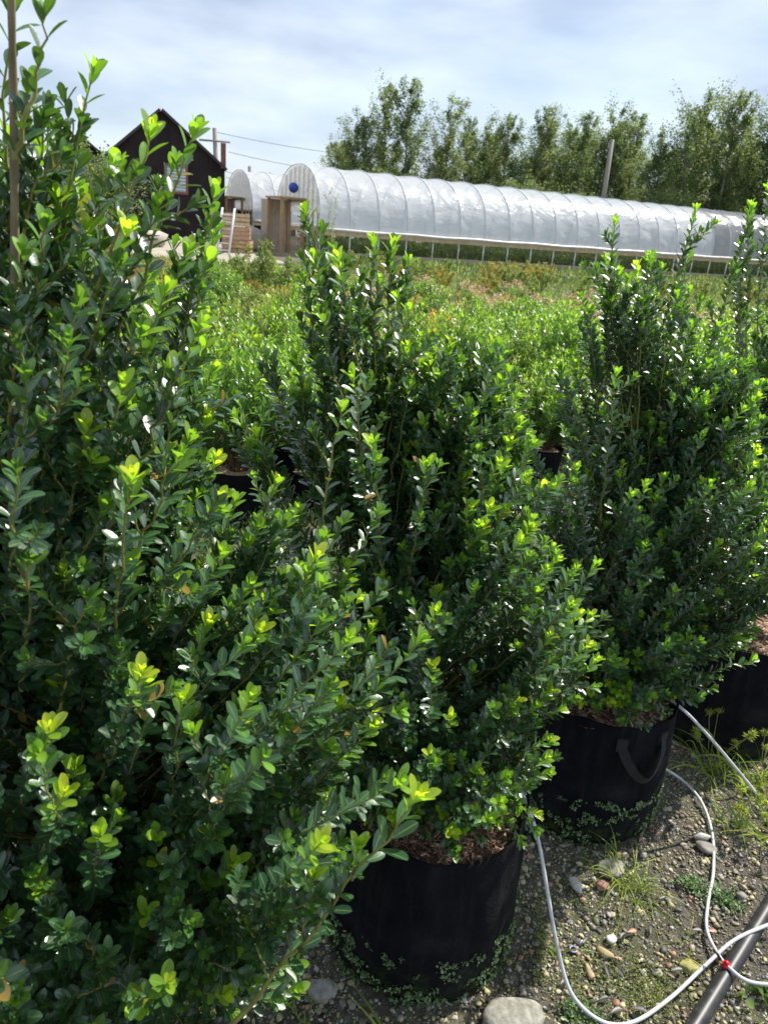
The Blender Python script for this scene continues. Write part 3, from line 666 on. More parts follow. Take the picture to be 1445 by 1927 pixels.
def shrub_left():
    ox, oy = -.37, .80; org = (ox, oy, 0)
    root = empty('potted_shrub', org, label='tall holly shrub filling the left side, higher than the frame', cat='shrub', group='holly shrubs in black fabric bags')
    make_pot(root, .205, .385, 55, handles=(-.1,))
    sh = Shrub(21, .0252); sh.base = .44
    def axis(z): return (-.03-.06*(z-.5), .03)
    def env(z, az):
        pr = np.interp(z, [.40, .5, .7, .95, 1.15, 1.35, 1.6, 1.85], [.25, .32, .36, .33, .23, .14, .09, .03])
        return pr*(1+.10*sin(3*az+z*7))
    sh.fill(axis, env, 500, .40, .92, side=3, tipp=.9)
    sh.fill(axis, lambda z, a: env(z, a)*.9, 30, 1.2, .55, side=2, tipp=.7, leafspan=.2)
    sh.fill(lambda z: (0, 0), lambda z, a: np.interp(z, [.4, .55, .75, .95, 1.15], [.17, .22, .35, .42, .37]), 150, .42, .72, side=4, tipp=.85, azr=(-.75, .75))
    d = lambda **k: k
    tips = [((92, 10, .72), (28, 300, .72), d(leafspan=.13, side=0, tip=.35, ds=.011)), ((178, 128, .80), (30, 800, .84), d(ds=.009, side=1, tip=.7)), ((286, 240, .74), (110, 720, .80), d(ds=.010, side=1, tip=.95)),
            ((370, 240, .80), (190, 700, .84), d(ds=.009, side=1, tip=.7)), ((408, 352, .95), (300, 760, .95), d(side=1, tip=.8)), ((152, 352, .88), (60, 700, .86), d(side=1, tip=.6)),
            ((22, 0, .78), (0, 500, .82), d(ds=.01, side=1, tip=.3)), ((245, 430, .72), (110, 800, .78), d(ds=.009, side=1)), ((316, 540, .78), (180, 850, .82), d(side=2)), ((45, 470, .70), (20, 800, .75), d(side=1, tip=.5)),
            ((395, 480, .92), (280, 800, .92)), ((335, 300, .86), (160, 720, .88), d(side=2, tip=.5)), ((300, 380, .80), (120, 760, .84), d(side=2, tip=.6)), ((215, 300, .84), (60, 700, .86), d(side=2, tip=.7)),
            ((355, 470, .86), (190, 850, .88), d(side=2, tip=.6)), ((110, 240, .80), (20, 640, .82), d(side=2, tip=.4)), ((60, 150, .74), (10, 500, .8), d(side=1, tip=.4)), ((385, 590, .95), (250, 900, .92), d(side=2, tip=.8)),
            ((270, 620, .74), (120, 900, .80), d(side=2, tip=.6)), ((200, 500, .78), (70, 820, .82), d(side=2, tip=.5)), ((90, 420, .70), (20, 760, .76), d(side=2, tip=.4)), ((325, 690, .82), (200, 980, .86), d(side=2, tip=.7)),
            ((150, 560, .68), (50, 880, .74), d(side=2, tip=.5)), ((230, 720, .70), (130, 980, .78), d(side=2, tip=.8)), ((408, 430, 1.0), (330, 760, .98), d(side=2, tip=.7)), ((50, 700, .64), (20, 980, .70), d(side=1, tip=.4)),
            ((410, 860, .95), (270, 1120, .92), d(tip=1)), ((480, 1000, .92), (360, 1280, .92), d(tip=.9)), ((200, 950, .70), (90, 1200, .76), d(tip=.6)), ((560, 960, 1.0), (450, 1250, .98), d(tip=.8)), ((405, 690, .95), (240, 1000, .93)), ((390, 780, .93), (260, 1060, .92), d(tip=1)), ((165, 800, .70), (100, 1060, .76), d(tip=1.)), ((320, 848, .80), (190, 1120, .82), d(tip=1.)),
            ((250, 895, .64), (205, 1230, .72), d(tip=1., side=2)), ((415, 935, .74), (220, 1200, .80), d(tip=1.)), ((520, 905, .90), (390, 1250, .90), d(tip=.95)), ((645, 765, .95), (560, 1200, .95), d(ds=.013, side=1, tip=.7)),
            ((598, 1045, .82), (470, 1340, .84), d(tip=1.05, side=2)), ((655, 1062, .92), (560, 1340, .92), d(tip=.85)), ((490, 1185, .74), (330, 1440, .80), d(tip=1.)), ((268, 1262, .62), (180, 1480, .70), d(tip=1., side=2)),
            ((340, 1310, .63), (320, 1560, .70), d(tip=1., side=1)), ((462, 1352, .68), (370, 1560, .74), d(tip=1., side=2)), ((640, 1325, .74), (370, 1640, .78), d(tip=1.05, side=2)), ((700, 1335, .82), (450, 1640, .84), d(tip=.95, side=2)),
            ((92, 1368, .56), (10, 1560, .66), d(tip=1.05, side=1)), ((122, 1490, .54), (60, 1640, .64), d(tip=1.05, side=1)), ((188, 1568, .56), (170, 1700, .66), d(tip=.8, side=1)), ((402, 1562, .62), (290, 1660, .70), d(tip=1.05, side=1)),
            ((615, 1500, .80), (450, 1700, .80)), ((635, 1605, .74), (560, 1740, .76), d(tip=.8, side=1)), ((560, 1648, .70), (470, 1800, .74), d(tip=.9, side=1)), ((470, 1640, .68), (400, 1760, .74), d(tip=.8)),
            ((317, 1848, .52), (290, 1940, .62), d(tip=.8, side=1)), ((500, 1760, .66), (420, 1900, .72), d(tip=.4)), ((30, 1880, .48), (0, 1980, .58), d(tip=.5)), ((330, 1700, .58), (300, 1850, .68), d(tip=.3)),
            ((200, 1800, .54), (180, 1950, .64), d(tip=.2)), ((100, 1720, .54), (80, 1850, .64), d(tip=.2)), ((480, 1640, .72), (360, 1800, .76)), ((60, 1050, .62), (40, 1300, .70), d(tip=.4)), ((160, 1120, .64), (110, 1340, .70), d(tip=.4)),
            ((130, 640, .66), (80, 900, .74), d(tip=.4, side=2)), ((30, 880, .6), (20, 1150, .68), d(tip=.3, side=2)), ((430, 1180, .8), (330, 1400, .84)), ((560, 1230, .84), (450, 1480, .86)), ((700, 1180, .97), (600, 1420, .92))]
    px_shoots(sh, org, tips)
    q = sh.r
    for _ in range(42):
        x = q.uniform(-20, 400); y = np.interp(x, [0, 90, 180, 285, 380, 420], [110, 190, 320, 400, 430, 560])+q.uniform(0, 1)*600; Y = q.uniform(.72, .98)
        ln_ = q.uniform(230, 380); sl = np.interp(x, [0, 400], [.10, .50])
        px_shoots(sh, org, [((x, y, Y), (x-ln_*sl, y+ln_, Y+.02), d(side=2, tip=q.uniform(.2, .95), ds=.0075, leafspan=.22))])
    # the long thick branch that leans out at the bottom, with larger leaves
    p1 = local(atY(788, 1500, .60), org); p0 = local(atY(415, 1950, .60), org)
    sh.shoot(p0, p1, (p0+p1)/2+np.array([.0, 0, -.015]), r0=.0034, leafspan=.30, ds=.0095, tip=.98, scale=1.35, side=0, young=.035)
    for t_, l, pr in ((.28, .05, 0), (.45, .06, 1), (.70, .03, 1)):
        b_ = p0+(p1-p0)*t_+np.array([0, 0, -.004]); dd = nrm(np.array([(-.35, .1, 1), (.1, .0, 1.)][pr])); sh.shoot(b_, b_+dd*l*1.7, None, .0016, leafspan=l*1.6, ds=.008, tip=.85, scale=1.0)
    S0 = lambda x, y, Y: local(atY(x, y, Y), org)
    trunk(root, org, [([(-.04, 0, .35), S0(18, 1400, .80), S0(20, 1000, .80), S0(28, 600, .76), S0(26, 250, .74), S0(20, -80, .72)], .0065, .0030),
                      ([(.01, .01, .35), S0(92, 1420, .82), S0(85, 1200, .84), S0(140, 900, .84), S0(180, 700, .84)], .011, .004),
                      ([(.0, .02, .35), (.03, .03, .55), (.02, .04, .8), (0, .02, 1.0)], .008, .003),
                      ([(-.04, .0, .36), (-.09, .0, .6), (-.12, .02, .9), (-.15, .02, 1.2)], .008, .003)])
    sh.finish(root)
shrub_center(); shrub_right(); shrub_far(); shrub_left()

# ------------------------------------------------------------------ irrigation
def tube(pts, r, name, m, label, cat, n=12):
    pts = catmull(pts, 14)
    for p in pts: p.z = max(p.z, float(gz(p.x, p.y))+r+.001)
    b = MB(); b.tube(pts, r, n); return tag(b.build(name, m), label, cat)
t1 = [atZ(915, 1440, .385), atZ(955, 1462, .39), atZ(985, 1500, .385), atZ(1012, 1580, .32), atZ(1030, 1680, .22), atZ(1048, 1780, .12), atZ(1075, 1870, .04), atZ(1130, 1922, .012), atZ(1190, 1925, .012), atZ(1260, 1880, .012), atZ(1330, 1815, .02), atZ(1385, 1768, .035), atZ(1460, 1735, .04)]
tube(t1, .0042, 'drip_tube', M['tube'], 'white drip tube rising from the front loop on the gravel into the nearest bag', 'tube')
t2 = [atZ(1235, 1305, .385), atZ(1262, 1318, .385), atZ(1300, 1350, .36), atZ(1350, 1405, .26), atZ(1400, 1465, .15), atZ(1450, 1525, .06), atZ(1500, 1560, .015)]
tube(t2, .0042, 'drip_tube', M['tube'], 'white drip tube arching out of the second bag towards the right edge', 'tube')
t3 = [atZ(1240, 1440, .06), atZ(1285, 1470, .02), atZ(1320, 1510, .015), atZ(1340, 1570, .013), atZ(1342, 1640, .013), atZ(1332, 1700, .013), atZ(1330, 1750, .013), atZ(1350, 1795, .02), atZ(1375, 1825, .04), atZ(1410, 1848, .03), atZ(1465, 1855, .015)]
tube(t3, .0040, 'drip_tube', M['tube'], 'white drip tube winding over the gravel behind and hooking past the red fitting', 'tube')
b = MB(); pA, pB = atZ(1290, 1960, .018), atZ(1500, 1620, .018); dirp = (pB-pA).normalized()
b.tube([pA-dirp*.3, pA, (pA+pB)/2, pB, pB+dirp*.5], .0175, 20); pipe = b.build('water_pipe', M['pipe']); tag(pipe, 'thick black water pipe lying across the lower right corner', 'pipe')
c = atZ(1366, 1818, .036); b = MB(); b.tube([c, c+Vector((-.004, -.004, .010))], [.0085, .0085], 12); b.tube([c+Vector((-.004, -.004, .0102)), c+Vector((-.005, -.005, .018))], [.0052, .0045], 10)
fit = empty('tube_fitting', c, label='red plastic fitting where the tubes meet on the black pipe', cat='fitting')
fb = MB(); fb.tube([(0, 0, -.006), (0, 0, .006)], .0085, 14); fb.tube([(0, 0, .0062), (-.002, -.002, .013)], [.005, .004], 12); fb.build('collar', M['redplastic'], fit)
fb = MB(); fb.tube([(-.010, .008, .006), (-.016, .014, .014), (-.024, .020, .02)], .0028, 8); fb.build('barb', M['pipe'], fit)
c = G(1078, 1790, .006); b = MB(); aa = np.linspace(0, 2*pi, 17)[:-1]
cap = empty('plastic_ring', c, label='tiny pale violet ring cap lying beside the front tube', cat='cap')
b.tube([(.0075*cos(t), .0075*sin(t), .004) for t in np.linspace(0, 2*pi, 20)], .0016, 6, cap=False); b.build('ring', simple('violet_plastic', (.34, .33, .50), .4, 10, .1, 0), cap)
b = MB(); b.tube([(0, 0, .0), (0, 0, .002)], .0065, 14); b.build('plug', M['pipe'], cap)
tube([atZ(300, 1150, .012), atZ(345, 1140, .012), atZ(400, 1130, .012), atZ(470, 1128, .012)], .006, 'drip_tube', M['tube'], 'pale tube on the ground seen through the gap between left and middle shrubs', 'tube')
tube([atZ(270, 1215, .018), atZ(330, 1180, .018), atZ(400, 1150, .018), atZ(520, 1120, .018)], .018, 'water_pipe', M['pipe'], 'black pipe behind the left shrub seen through the gap in the leaves', 'pipe')
tube([atZ(960, 960, .0), atZ(978, 900, .1), atZ(985, 870, .22), atZ(1005, 850, .3)], .006, 'drip_tube', M['tube'], 'grey drip tube going up into a far bag between middle and second shrub', 'tube')

# ------------------------------------------------------------------ grasses and ground weeds
def blades(name, m, loc, n, L, spread, wd, label, cat, droop=.6, seed=0, age=(.2, .9), heads=False, group=None, lean=(0, 0)):
    r = np.random.default_rng(seed); V = []; F = []; A = []; c = 0
    root = empty(name, loc, label=label, cat=cat, group=group)
    for _ in range(n):
        az = r.uniform(0, 6.28); l = L*r.uniform(.45, 1.1); el = r.uniform(.5, 1.35); d0 = np.array([cos(az)*cos(el)+lean[0], sin(az)*cos(el)+lean[1], sin(el)]); d0 /= np.linalg.norm(d0)
        p = np.array([r.normal(0, spread), r.normal(0, spread), 0.]); side = np.cross(d0, [0, 0, 1.]); side /= np.linalg.norm(side)+1e-9
        side = side*cos(1.)+np.cross(d0, side)*sin(r.normal(0, .5)); dr = droop*r.uniform(.4, 1.5); ag = r.uniform(*age); rn = r.random(); m_ = 9; w = wd*1.35*r.uniform(.6, 1.2)
        for i in range(m_):
            t = i/(m_-1); q = p+d0*l*t; q = q+np.array([d0[0], d0[1], 0])*l*t*t*.25; q[2] = max(.003, q[2]-dr*l*t**2.2*.8)
            ww = w*(1-t**2.5)+.0003
            for cc, u in ((-1, 0), (0, .5), (1, 1)):
                V.append(q+side*ww*cc+np.array([0, 0, .25*ww*abs(cc)])); A.append((ag, rn, u, t))
            if i < m_-1:
                for k in (0, 1): F.append((c+i*3+k, c+i*3+k+1, c+(i+1)*3+k+1, c+(i+1)*3+k))
        c += m_*3
    me = bpy.data.meshes.new('blades'); me.from_pydata([tuple(x) for x in V], [], F); me.update(); me.shade_smooth(); me.materials.append(m)
    me.attributes.new('lf', 'FLOAT_COLOR', 'POINT').data.foreach_set('color', np.array(A, np.float32).ravel())
    o = bpy.data.objects.new('blades', me); COL.objects.link(o); o.parent = root
    if heads:
        st = MB(); P = []; D = []
        for _ in range(heads):
            az = r.uniform(0, 6.28); l = L*r.uniform(.5, .8); e = Vector((cos(az)*.45+lean[0], sin(az)*.45+lean[1], 1)).normalized()*l; st.tube([(0, 0, 0), tuple(e*.5+Vector((0, 0, .01))), tuple(e)], .0009, 5)
            P = np.array([np.array(e)+r.normal(0, .003, 3) for k in range(60)]); D = r.normal(size=P.shape)+np.array([0, 0, .5])
            leaf_mesh('seed_head', M['weed'], root, P, D, r.normal(size=P.shape), r.uniform(.008, .019, len(P)), r.uniform(.001, .0018, len(P)), np.ones(len(P)), T_NARROW)
        st.build('stalks', M['twig'], root)
    return root
blades('grass_tuft', M['grass'], G(1165, 1660, 0), 44, .21, .022, .0013, 'loose grass tuft in front of the second bag', 'grass tuft', .9, 1)
blades('grass_tuft', M['grass'], G(1205, 1680, 0), 30, .17, .014, .0012, 'smaller grass tuft right of the loose one before the second bag', 'grass tuft', 1.0, 2)
blades('grass_tuft', M['grass'], G(1045, 1800, 0), 7, .10, .006, .0022, 'sparse green blades at the right foot of the nearest bag', 'grass tuft', .7, 3, age=(.1, .5))
blades('grass_tuft', M['grass'], G(735, 1945, 0)+Vector((0, -.02, 0)), 4, .19, .004, .0028, 'two or three long yellow green blades standing before the nearest bag', 'grass tuft', .25, 22, age=(.5, .8))
blades('grass_tuft', M['grass'], G(540, 1885, 0), 14, .07, .01, .002, 'short grass clump left of the nearest bag', 'grass tuft', .6, 5)
blades('grass_tuft', M['grass'], G(590, 1925, 0), 18, .06, .02, .0012, 'fine grass at the lower left foot of the nearest bag', 'grass tuft', .6, 15)
blades('grass_tuft', M['grass'], G(1280, 1790, 0), 12, .09, .02, .0010, 'thin pale grass strands left of the red fitting', 'grass tuft', 1.3, 6, age=(.5, 1))
blades('grass_tuft', M['grass'], G(1235, 1885, 0), 12, .07, .012, .0010, 'thin grass strands inside the front tube loop', 'grass tuft', 1.3, 7)
blades('sedge', M['grass'], G(1330, 1455, 0), 30, .26, .02, .0024, 'yellow green sedge with seed heads right of the second bag', 'sedge', .9, 8, heads=7)
blades('sedge', M['grass'], G(1425, 1480, 0), 34, .28, .03, .0030, 'large arching sedge at the right edge below the third bag', 'sedge', .9, 9, heads=8)
blades('sedge', M['grass'], G(1390, 1560, 0), 22, .17, .03, .0022, 'low sedge between the rear tube and the right edge', 'sedge', 1.0, 10, heads=6)
blades('sedge', M['grass'], G(1450, 1590, 0), 24, .22, .02, .0026, 'sedge leaning in from the right edge above the pipe', 'sedge', 1.0, 12, heads=3)
blades('grass_tuft', M['grass'], G(1330, 1350, 0), 14, .28, .02, .0022, 'tall thin grass between the second and third bags', 'grass tuft', .5, 13, heads=3)
def lobes(name, pts, label, cat, m, seed, s=(.005, .010), kind='stuff', age=(.2, 1)):
    r = np.random.default_rng(seed); P = []; D = []; Nn = []
    for x, y, n, sp in pts:
        c = G(x, y, .004)
        for _ in range(n):
            a = r.uniform(0, 6.28); q = np.array(c)+np.array([r.normal(0, sp), r.normal(0, sp*.8), r.uniform(0, .007)]); P.append(q); D.append([cos(a), sin(a), r.uniform(.1, .9)]); Nn.append([r.normal(0, .4), r.normal(0, .4), 1])
    k = len(P)
    o = leaf_mesh(name, m, None, np.array(P), np.array(D), np.array(Nn), r.uniform(*s, k), r.uniform(s[0]*.4, s[1]*.45, k), r.uniform(*age, k), tpl=(np.array([0, .4, .8, 1.]), np.array([.4, 1, .95, .5])), cup=.5, curl=-.1)
    return tag(o, label, cat, kind=kind)
lobes('liverwort', [(1310, 1672, 160, .018), (1350, 1690, 150, .02), (1290, 1665, 80, .014), (1375, 1705, 60, .014)], 'patch of curled pale green liverwort beside the winding tube', 'liverwort', M['liver'], 1)
lobes('liverwort', [(1085, 1905, 200, .02), (1110, 1920, 100, .02)], 'pale liverwort mat under the front tube loop', 'liverwort', M['liver'], 2)
lobes('ground_moss', [(1150+RNG.normal(0, 120), 1760+RNG.normal(0, 110), 22, .022) for _ in range(46)]+[(1200+RNG.normal(0, 60), 1850+RNG.normal(0, 40), 50, .03) for _ in range(26)]+[(1015, 1690+k*18, 30, .008) for k in range(10)]+[(600+RNG.normal(0, 60), 1870+RNG.normal(0, 40), 20, .02) for _ in range(14)], 'low green moss and tiny seedlings spread over the gravel', 'moss', M['moss'], 3, s=(.002, .0055))
lobes('weed', [(1435, 1880, 26, .022)], 'broad bright green weed seedling in the bottom right corner', 'weed', M['weed'], 4, s=(.012, .024), kind=None, age=(.1, .6))

# ------------------------------------------------------------------ the field of potted plants behind
def field_plant(kind, seed, n_st, n_lf, ht, rad, lsz, mat_, pot=True, potR=.13, potH=.26, blossoms=0):
    r = np.random.default_rng(seed); root = empty('potted_plant', (0, 0, 0))
    if pot:
        b = MB(); a = np.arange(28)*2*pi/28; pr = [(potR*.86, 0), (potR, potH*.98), (potR*1.04, potH), (potR*.97, potH), (potR*.93, potH-.03)]
        v = np.concatenate([np.stack([q*np.cos(a), q*np.sin(a), np.full(28, z)], -1) for q, z in pr])
        b.add(v, [(i*28+j, i*28+(j+1) % 28, (i+1)*28+(j+1) % 28, (i+1)*28+j) for i in range(4) for j in range(28)]); b.build('pot', M['felt'], root)
        b = MB(); b.add([(0, 0, potH-.01)]+[(potR*.95*cos(t), potR*.95*sin(t), potH-.025) for t in a], [(0, 1+i, 1+(i+1) % 28) for i in range(28)]); b.build('bark_mulch', M['mulchtan'], root)
    st = MB(); P = []; D = []; Nn = []; A = []; tips = []
    z0 = potH-.02 if pot else 0
    for _ in range(n_st):
        az = r.uniform(0, 6.28); f = r.random()**.6; top = np.array([rad*f*cos(az), rad*f*sin(az), z0+(ht-z0)*(1.02-.35*f*f)*r.uniform(.75, 1.08)]); bs = np.array([.03*cos(az), .03*sin(az), z0])
        ct = bs*.4+top*.6; ct[:2] = top[:2]*.75; ct[2] = z0+(top[2]-z0)*.4; t = np.linspace(0, 1, 7)[:, None]; C = (1-t)**2*bs+2*t*(1-t)*ct+t*t*top
        st.tube(C, np.linspace(.0025, .0008, 7), 4, cap=False); k = n_lf//n_st; tt = r.uniform(.18, 1, k)**.8; tips.append(top)
        for u in tt:
            q = (1-u)**2*bs+2*u*(1-u)*ct+u*u*top; T = 2*(1-u)*(ct-bs)+2*u*(top-ct); T /= np.linalg.norm(T); ang = r.uniform(0, 6.28)
            R_ = np.cross(T, [cos(ang), sin(ang), .1]); R_ /= np.linalg.norm(R_); o_ = r.uniform(.35, 1.0); d = T*cos(o_)+R_*sin(o_)
            P.append(q+R_*r.uniform(0, .02)); D.append(d); Nn.append(T*sin(o_)-R_*cos(o_)+np.array([0, 0, .4])); A.append(np.clip(.25+.75*(u**4)+r.normal(0, .12), 0, 1))
    P = np.array(P); k = len(P); st.build('branches', M['twigbrown'], root)
    leaf_mesh('foliage', mat_, root, P, np.array(D), np.array(Nn), r.uniform(.7, 1.25, k)*lsz, r.uniform(.14, .2, k)*lsz, np.array(A), T_NARROW, cup=.3, curl=.12)
    if blossoms:
        PP = []
        for tp_ in tips[:blossoms]:
            for j in range(50): PP.append(tp_+r.normal(0, 1, 3)*[.035, .035, .05]+[0, 0, .06])
        PP = np.array(PP); leaf_mesh('blossom', M['blossom'], root, PP, r.normal(size=PP.shape), r.normal(size=PP.shape)+[0, 0, 1], r.uniform(.015, .03, len(PP)), r.uniform(.006, .012, len(PP)), r.random(len(PP)), T_NARROW)
    return root
M['mulchtan'] = simple('tan_mulch', (.42, .28, .17), .9, 60, .5, .8, .01)
protos = {
    'green': [field_plant('green', 50+i, 64, 3000, .80+.05*i, .31, .040, M['spirea']) for i in range(3)],
    'loose': [field_plant('loose', 60+i, 42, 1900, .74+.06*i, .33, .034, M['weed']) for i in range(2)],
    'amber': [field_plant('amber', 70+i, 40, 1500, .66+.05*i, .33, .036, M['amber']) for i in range(2)],
    'pink': [field_plant('pink', 80, 36, 1300, .78, .32, .036, M['spirea'], blossoms=7)],
    'purple': [field_plant('purple', 90, 36, 1500, .72, .30, .036, M['purple'])]}
used = set()
u1 = np.array([.86, .51]); u2 = np.array([-.51, .86]); rr_ = random.Random(5); cands = []
for i in range(-30, 60):
    for j in range(0, 40):
        for base, sp, y0, y1 in ((np.array([-.79, 3.52]), .50, 3.0, 6.6), (np.array([-1.0, 6.9]), .80, 6.6, 14.5)):
            p = base+u1*sp*i+u2*sp*j+np.array([rr_.uniform(-.05, .05), rr_.uniform(-.05, .05)])*(sp/.5)
            if sp == .8: p = base+u1*sp*i+u2*sp*(j-8)+np.array([rr_.uniform(-.1, .1), rr_.uniform(-.1, .1)])
            x, y = p
            if not (y0 <= y < y1) or abs(x) > .60*y+.5: continue
            if sp == .5 and j < 1 and i < 0: continue
            cands.append((x, y))
names = {'green': 'bright green', 'loose': 'yellow green', 'amber': 'amber tinged', 'pink': 'pink flowering', 'purple': 'dark purple leaved'}
def pick(x, y):
    if y < 6: return 'green' if rr_.random() < .85 else 'loose'
    k = x/y; q = rr_.random()
    if k < -.16:
        if 8 < y < 12 and k > -.30 and q < .4: return 'purple'
        return 'amber' if q < .45 else ('loose' if q < .8 else 'green')
    if y > 10.5 and k > -.05 and k < .40: return 'pink' if q < .3 else ('amber' if q < .7 else 'green')
    if y > 8.2: return 'amber' if q < .30 else ('loose' if q < .55 else 'green')
    return 'green' if q < .65 else ('loose' if q < .9 else 'amber')
cnt = 0
for x, y in cands:
    kd = pick(x, y); pr = rr_.choice(protos[kd]); kk = pr.name
    o = pr if kk not in used else copy_tree(pr); used.add(kk)
    o.location = (x, y, 0); o.rotation_euler = (0, 0, rr_.uniform(0, 6.28)); s = rr_.uniform(.88, 1.1); o.scale = (s, s, s*rr_.uniform(.93, 1.06)*(1 if y < 8 else .74)); cnt += 1
    kx = x/y; px = 'left part' if kx < -.17 else ('middle' if kx < .17 else 'right part')
    dp = 'front rows' if y < 4.6 else ('second rows' if y < 6.6 else ('middle rows' if y < 10 else 'back rows'))
    tag(o, f'{names[kd]} nursery plant, {px} of field, {dp}', 'plant', f'{names[kd]} nursery plants in the {px} of the field, {dp}')
print('field plants', cnt)
for kd in protos:
    for p_ in protos[kd]:
        if p_.name not in used:
            for c_ in list(p_.children_recursive): bpy.data.objects.remove(c_)
            bpy.data.objects.remove(p_)

def weed_mass(name, n, poly, h, label, cat, seed, m, lsz=.05):
    r = np.random.default_rng(seed); P = []; D = []; A = []
    x0, x1, y0, y1 = poly; X = r.uniform(x0, x1, n); Y = r.uniform(y0, y1, n)
    keep = (np.abs(X) < .65*Y+1)&~((X < -3.3)&(Y > 22)&(X > -16)); X, Y = X[keep], Y[keep]; k = len(X); hh = h*(.55+.45*fbm(X, Y, .8))
    Z = r.random(k)**.8*np.maximum(hh, .08)*1.3
    az = r.uniform(0, 6.28, k); el = r.uniform(.4, 1.4, k); D = np.stack([np.cos(az)*np.cos(el), np.sin(az)*np.cos(el), np.sin(el)], 1)
    o = leaf_mesh(name, m, None, np.stack([X, Y, Z], 1), D, r.normal(size=(k, 3)), r.uniform(.7, 1.6, k)*lsz, r.uniform(.09, .2, k)*lsz, r.random(k)**1.5, T_NARROW, cup=.2)
    return tag(o, label, cat, kind='stuff')
weed_mass('grass', 90000, (-13, 20, 13.0, 27), .11, 'rough yellow green grass and weeds between the field and the hoop house', 'grass', 4, M['weed'], .07)
weed_mass('grass', 40000, (-6, 30, 24, 44), .09, 'green grass along the foot of the hoop house and beyond', 'grass', 5, M['treeleaf'], .16)
weed_mass('grass', 16000, (-3, 3.5, 2.7, 3.6), .05, 'low dark weeds on the ground before the first field row', 'grass', 6, M['treeleaf'], .03)
def tall_weed(loc, h, w, n, label, seed, m=M['weed'], lsz=.05, fl=False, cat='weed', group=None):
    r = np.random.default_rng(seed); root = empty('tall_weed', loc, label=label, cat=cat, group=group); st = MB(); P = []; D = []; E = []
    for k in range(n):
        az = r.uniform(0, 6.28); top = np.array([w*cos(az)*r.random(), w*sin(az)*r.random(), h*r.uniform(.65, 1.)]); st.tube([(0, 0, 0), tuple(top*[.3, .3, .5]), tuple(top)], [.006*h, .004*h, .0015], 5)
        for q in range(14):
            u = r.uniform(.25, 1); b_ = top*[.3+.7*u, .3+.7*u, u]; d = np.array([r.normal(), r.normal(), 1.2]); d /= np.linalg.norm(d); l = .16*h*(1.1-u*.6)*r.uniform(.4, 1); st.tube([tuple(b_), tuple(b_+d*l)], [.0022, .001], 3)
            for _ in range(9 if not fl else 3): v_ = r.random(); P.append(b_+d*l*v_); D.append(r.normal(size=3)+[0, 0, .5])
            if fl:
                for _ in range(7): E.append(b_+d*l+r.normal(0, .012, 3))
    P = np.array(P); st.build('stalks', M['twig'], root); leaf_mesh('foliage', m, root, P, np.array(D), r.normal(size=P.shape)+[0, 0, 1], r.uniform(.6, 1.3, len(P))*lsz, lsz*.12*np.ones(len(P)), r.random(len(P)), T_NARROW)
    if fl: E = np.array(E); fo = leaf_mesh('flower_heads', M['weedflower'], root, E, r.normal(size=E.shape), r.normal(size=E.shape), .016*np.ones(len(E)), .006*np.ones(len(E)), r.random(len(E)), T_NARROW); fo['kind'] = 'stuff'
    return root
M['weedflower'] = leaf_material('weed_flower', [(0, (.20, .22, .12)), (1, (.50, .48, .40))], trans=(.4, .4, .3), tfac=.3, rough=.7, vein=0)
def GY(x, Y): p = atY(x, 500, Y); return (p.x, Y, 0)
tall_weed(GY(620, 11), 1.85, .30, 6, 'tall branching weed with seed heads in front of the near end of the hoop house', 1, fl=True, lsz=.04)
tall_weed(GY(52, 6), 2.45, .25, 5, 'tall wildflower with small brown heads at the far left behind the shrub', 2, fl=True, lsz=.04)
for i, (x, Y, h) in enumerate([(470, 13, 1.0), (500, 12.5, 1.15), (440, 14, .8), (530, 13, 1.0), (560, 13.5, .7)]):
    tall_weed(GY(x, Y), h, .35, 9, 'feathery green weed clump before the wooden door of the hoop house', 10+i, lsz=.07, group='feathery weeds before the wooden door')
for i, (x, Y, h) in enumerate([(790, 15, .95), (770, 15.2, .8), (1010, 15.5, .75), (1100, 16, .7), (1290, 17, .8)]):
    tall_weed(GY(x, Y), h, .4, 9, 'green weed clump along the base of the hoop house', 20+i, lsz=.07, group='weed clumps along the base of the hoop house')

wv = [tall_weed((0, 0, 0), .75, .5, 12, 'x', 60+i, m=M[k_], lsz=.07) for i, k_ in enumerate(('weed', 'weed', 'amber'))]; wr = random.Random(9); wused = set()
for i in range(60):
    Y = wr.uniform(14.5, 25); x = wr.uniform(-.30, .58)*Y
    if x < -3 and Y > 20: continue
    k_ = wr.randrange(3); o = wv[k_] if k_ not in wused else copy_tree(wv[k_]); wused.add(k_); o.location = (x, Y, 0); o.rotation_euler = (0, 0, wr.uniform(0, 6)); q_ = wr.uniform(.5, 1.0)*(1 if Y > 18 else .75); o.scale = (q_*1.2, q_*1.2, q_)
    tag(o, f"{'amber' if k_ == 2 else 'green'} wild weed clump in the rough grass between field and hoop house", 'weed', f"{'amber' if k_ == 2 else 'green'} weed clumps in the rough grass")

